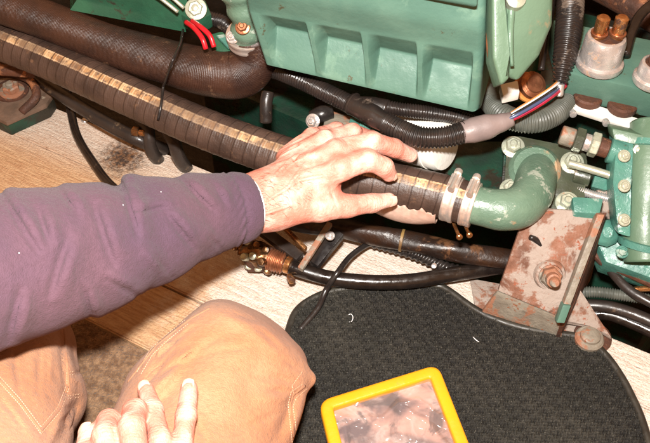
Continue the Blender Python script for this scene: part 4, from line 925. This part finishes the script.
TRF = [((138, 392), (176, 348), 3.0, .0030), ((150, 398), (188, 352), 3.5, -.0026), ((160, 376), (214, 340), 2.8, .0024), ((150, 360), (196, 326), 3, .0022), ((120, 430), (150, 390), 3, .0028), ((210, 352), (262, 346), 3.2, .0014), ((262, 388), (294, 392), 2.6, .0028), ((258, 398), (290, 400), 3.5, -.0022), ((266, 372), (290, 380), 2.8, .0018), ((282, 358), (298, 370), 2.8, .0016), ((240, 430), (280, 412), 3, .0018), ((225, 312), (262, 322), 3, .0016), ((196, 420), (206, 443), 3.2, .0018), ((252, 322), (284, 352), 3.2, .0018), ((130, 440), (205, 350), 9, .0040), ((150, 380), (240, 330), 7, .0035), ((165, 362), (230, 340), 6, -.0035), ((140, 405), (185, 360), 7, -.0030), ((285, 405), (302, 392), 3.5, .0035),
       ((275, 440), (296, 396), 5, .0035), ((288, 440), (305, 402), 4, -.0020), ((200, 300), (250, 330), 6, -.0015), ((255, 375), (300, 384), 4, .0022), ((178, 330), (150, 372), 4, .0026), ((240, 420), (262, 350), 12, .0020)]
TLF = [((14, 352), (20, 396), 3, .0022), ((40, 348), (38, 392), 3.4, .0020), ((52, 352), (50, 380), 3, -.0016), ((0, 398), (22, 426), 3, .0022), ((62, 392), (74, 396), 2.6, .0014), ((62, 412), (74, 404), 2.8, .0016), ((56, 426), (68, 416), 3, .0018), ((70, 340), (78, 372), 2.4, .0018), ((0, 400), (40, 440), 6, -.0018), ((60, 330), (66, 395), 3.5, .0035), ((78, 400), (60, 440), 5, .0045), ((82, 372), (74, 374), 2.5, .0020), ((20, 345), (26, 400), 9, .0022), ((66, 405), (50, 443), 4, -.0035), ((70, 378), (84, 384), 2.5, -.0015)]
def mk(fb, fl_):
    def g(P):
        px, py = project(P.astype(float)); f = fb(P)
        for a, b, wd, am in fl_: f = f + fold(px, py, a, b, wd, am)
        return f + .0020*wob(P, 42, 8, 2) + .0009*wob(P, 130, 8, 12)
    return g
def leg(fb, fl_, pts, parent):
    lo = np.min([tuple(p) for p in pts], 0)-.12; hi = np.max([tuple(p) for p in pts], 0)+.12; lo[2] = max(lo[2], .0)
    g = mk(fb, fl_); cut = lambda fn: (lambda P: np.maximum(fn(P), .004-P[:, 2]))
    return nets(cut(fb), lo, hi, .0036, cut(g), 1)
def both(P):
    f = np.minimum(tr_base(P), tl_base(P)); hip = np.minimum(rcone(P, TR[2][0], W(60, 660, .20), .092, .10), rcone(P, TL[2][0], W(60, 660, .20), .094, .10))
    return smin(f, hip, .02)
VA, FA = leg(both, TRF+TLF, [TR[0][0], TR[2][0], W(290, 440, .06), TL[0][0], TL[2][0], W(60, 660, .20)], per)
trs = mesh_np('trousers', VA, FA, M['canvas'], per)
bva = bvb = bvh_of(VA, FA)
def stitches(bv, lines, parent, r=.00042, step=2.6, dash=1.7):
    V, F = [], []
    for ln in lines:
        pts = px_line(ln, .5); 
        acc = 0; i = 0
        nper = int(step/.5); nd = int(dash/.5)
        for s in range(0, len(pts)-nd, nper):
            a, na = hit(bv, *pts[s]); b, nb_ = hit(bv, *pts[s+nd])
            if a is None or b is None or (a-b).length > .006: continue
            d = (b-a).normalized(); sd = d.cross(na).normalized()*r; up = na*r*1.1; k = len(V)
            V += [a-sd, a+sd, a+sd*.4+up, a-sd*.4+up, b-sd, b+sd, b+sd*.4+up, b-sd*.4+up]
            F += [(k, k+1, k+2, k+3), (k+4, k+7, k+6, k+5), (k+1, k+5, k+6, k+2), (k+2, k+6, k+7, k+3), (k+3, k+7, k+4, k), (k, k+4, k+5, k+1)]
    return mesh('stitching', V, F, M['thread'], parent, False)
def seam(bv, ln, r, parent, m='canvasdk'):
    P = []
    for p in px_line(ln, 3):
        a, n_ = hit(bv, *p)
        if a is not None and (not P or (a-P[-1]).length < .02): P.append(a+n_*(-r*.35))
    if len(P) > 3: tube('seam', P, r, M[m], parent, seg=8, ref=(0.1, -.3, .9))
o = stitches(bvb, [[(0, 383), (20, 405), (41, 434), (60, 412), (69, 388)], [(0, 377), (20, 399), (41, 427), (58, 407), (66, 386)], [(66, 345), (67, 386)], [(70, 372), (82, 371)], [(70, 375), (82, 374)], [(68, 396), (80, 394)], [(68, 399), (80, 397)]], per); o['kind'] = 'stuff'
seam(bvb, [(64, 330), (67, 360), (69, 386)], .0014, per); seam(bvb, [(0, 380), (20, 402), (41, 431), (60, 409), (68, 387)], .0012, per)
o = stitches(bva, [[(137, 372), (150, 350), (165, 336), (185, 320)], [(141, 374), (153, 354), (168, 340), (188, 324)], [(156, 334), (162, 346)], [(159, 331), (165, 343)], [(292, 443), (290, 420), (288, 405), (291, 392), (303, 384)], [(297, 443), (295, 420), (293, 407), (296, 398), (308, 388)], [(302, 372), (292, 386), (294, 396)]], per); o['kind'] = 'stuff'
seam(bva, [(128, 382), (142, 364), (156, 346), (172, 333), (192, 318), (210, 308)], .0016, per); seam(bva, [(294, 443), (292, 422), (290, 406), (293, 395), (305, 386)], .0016, per)
print('built')
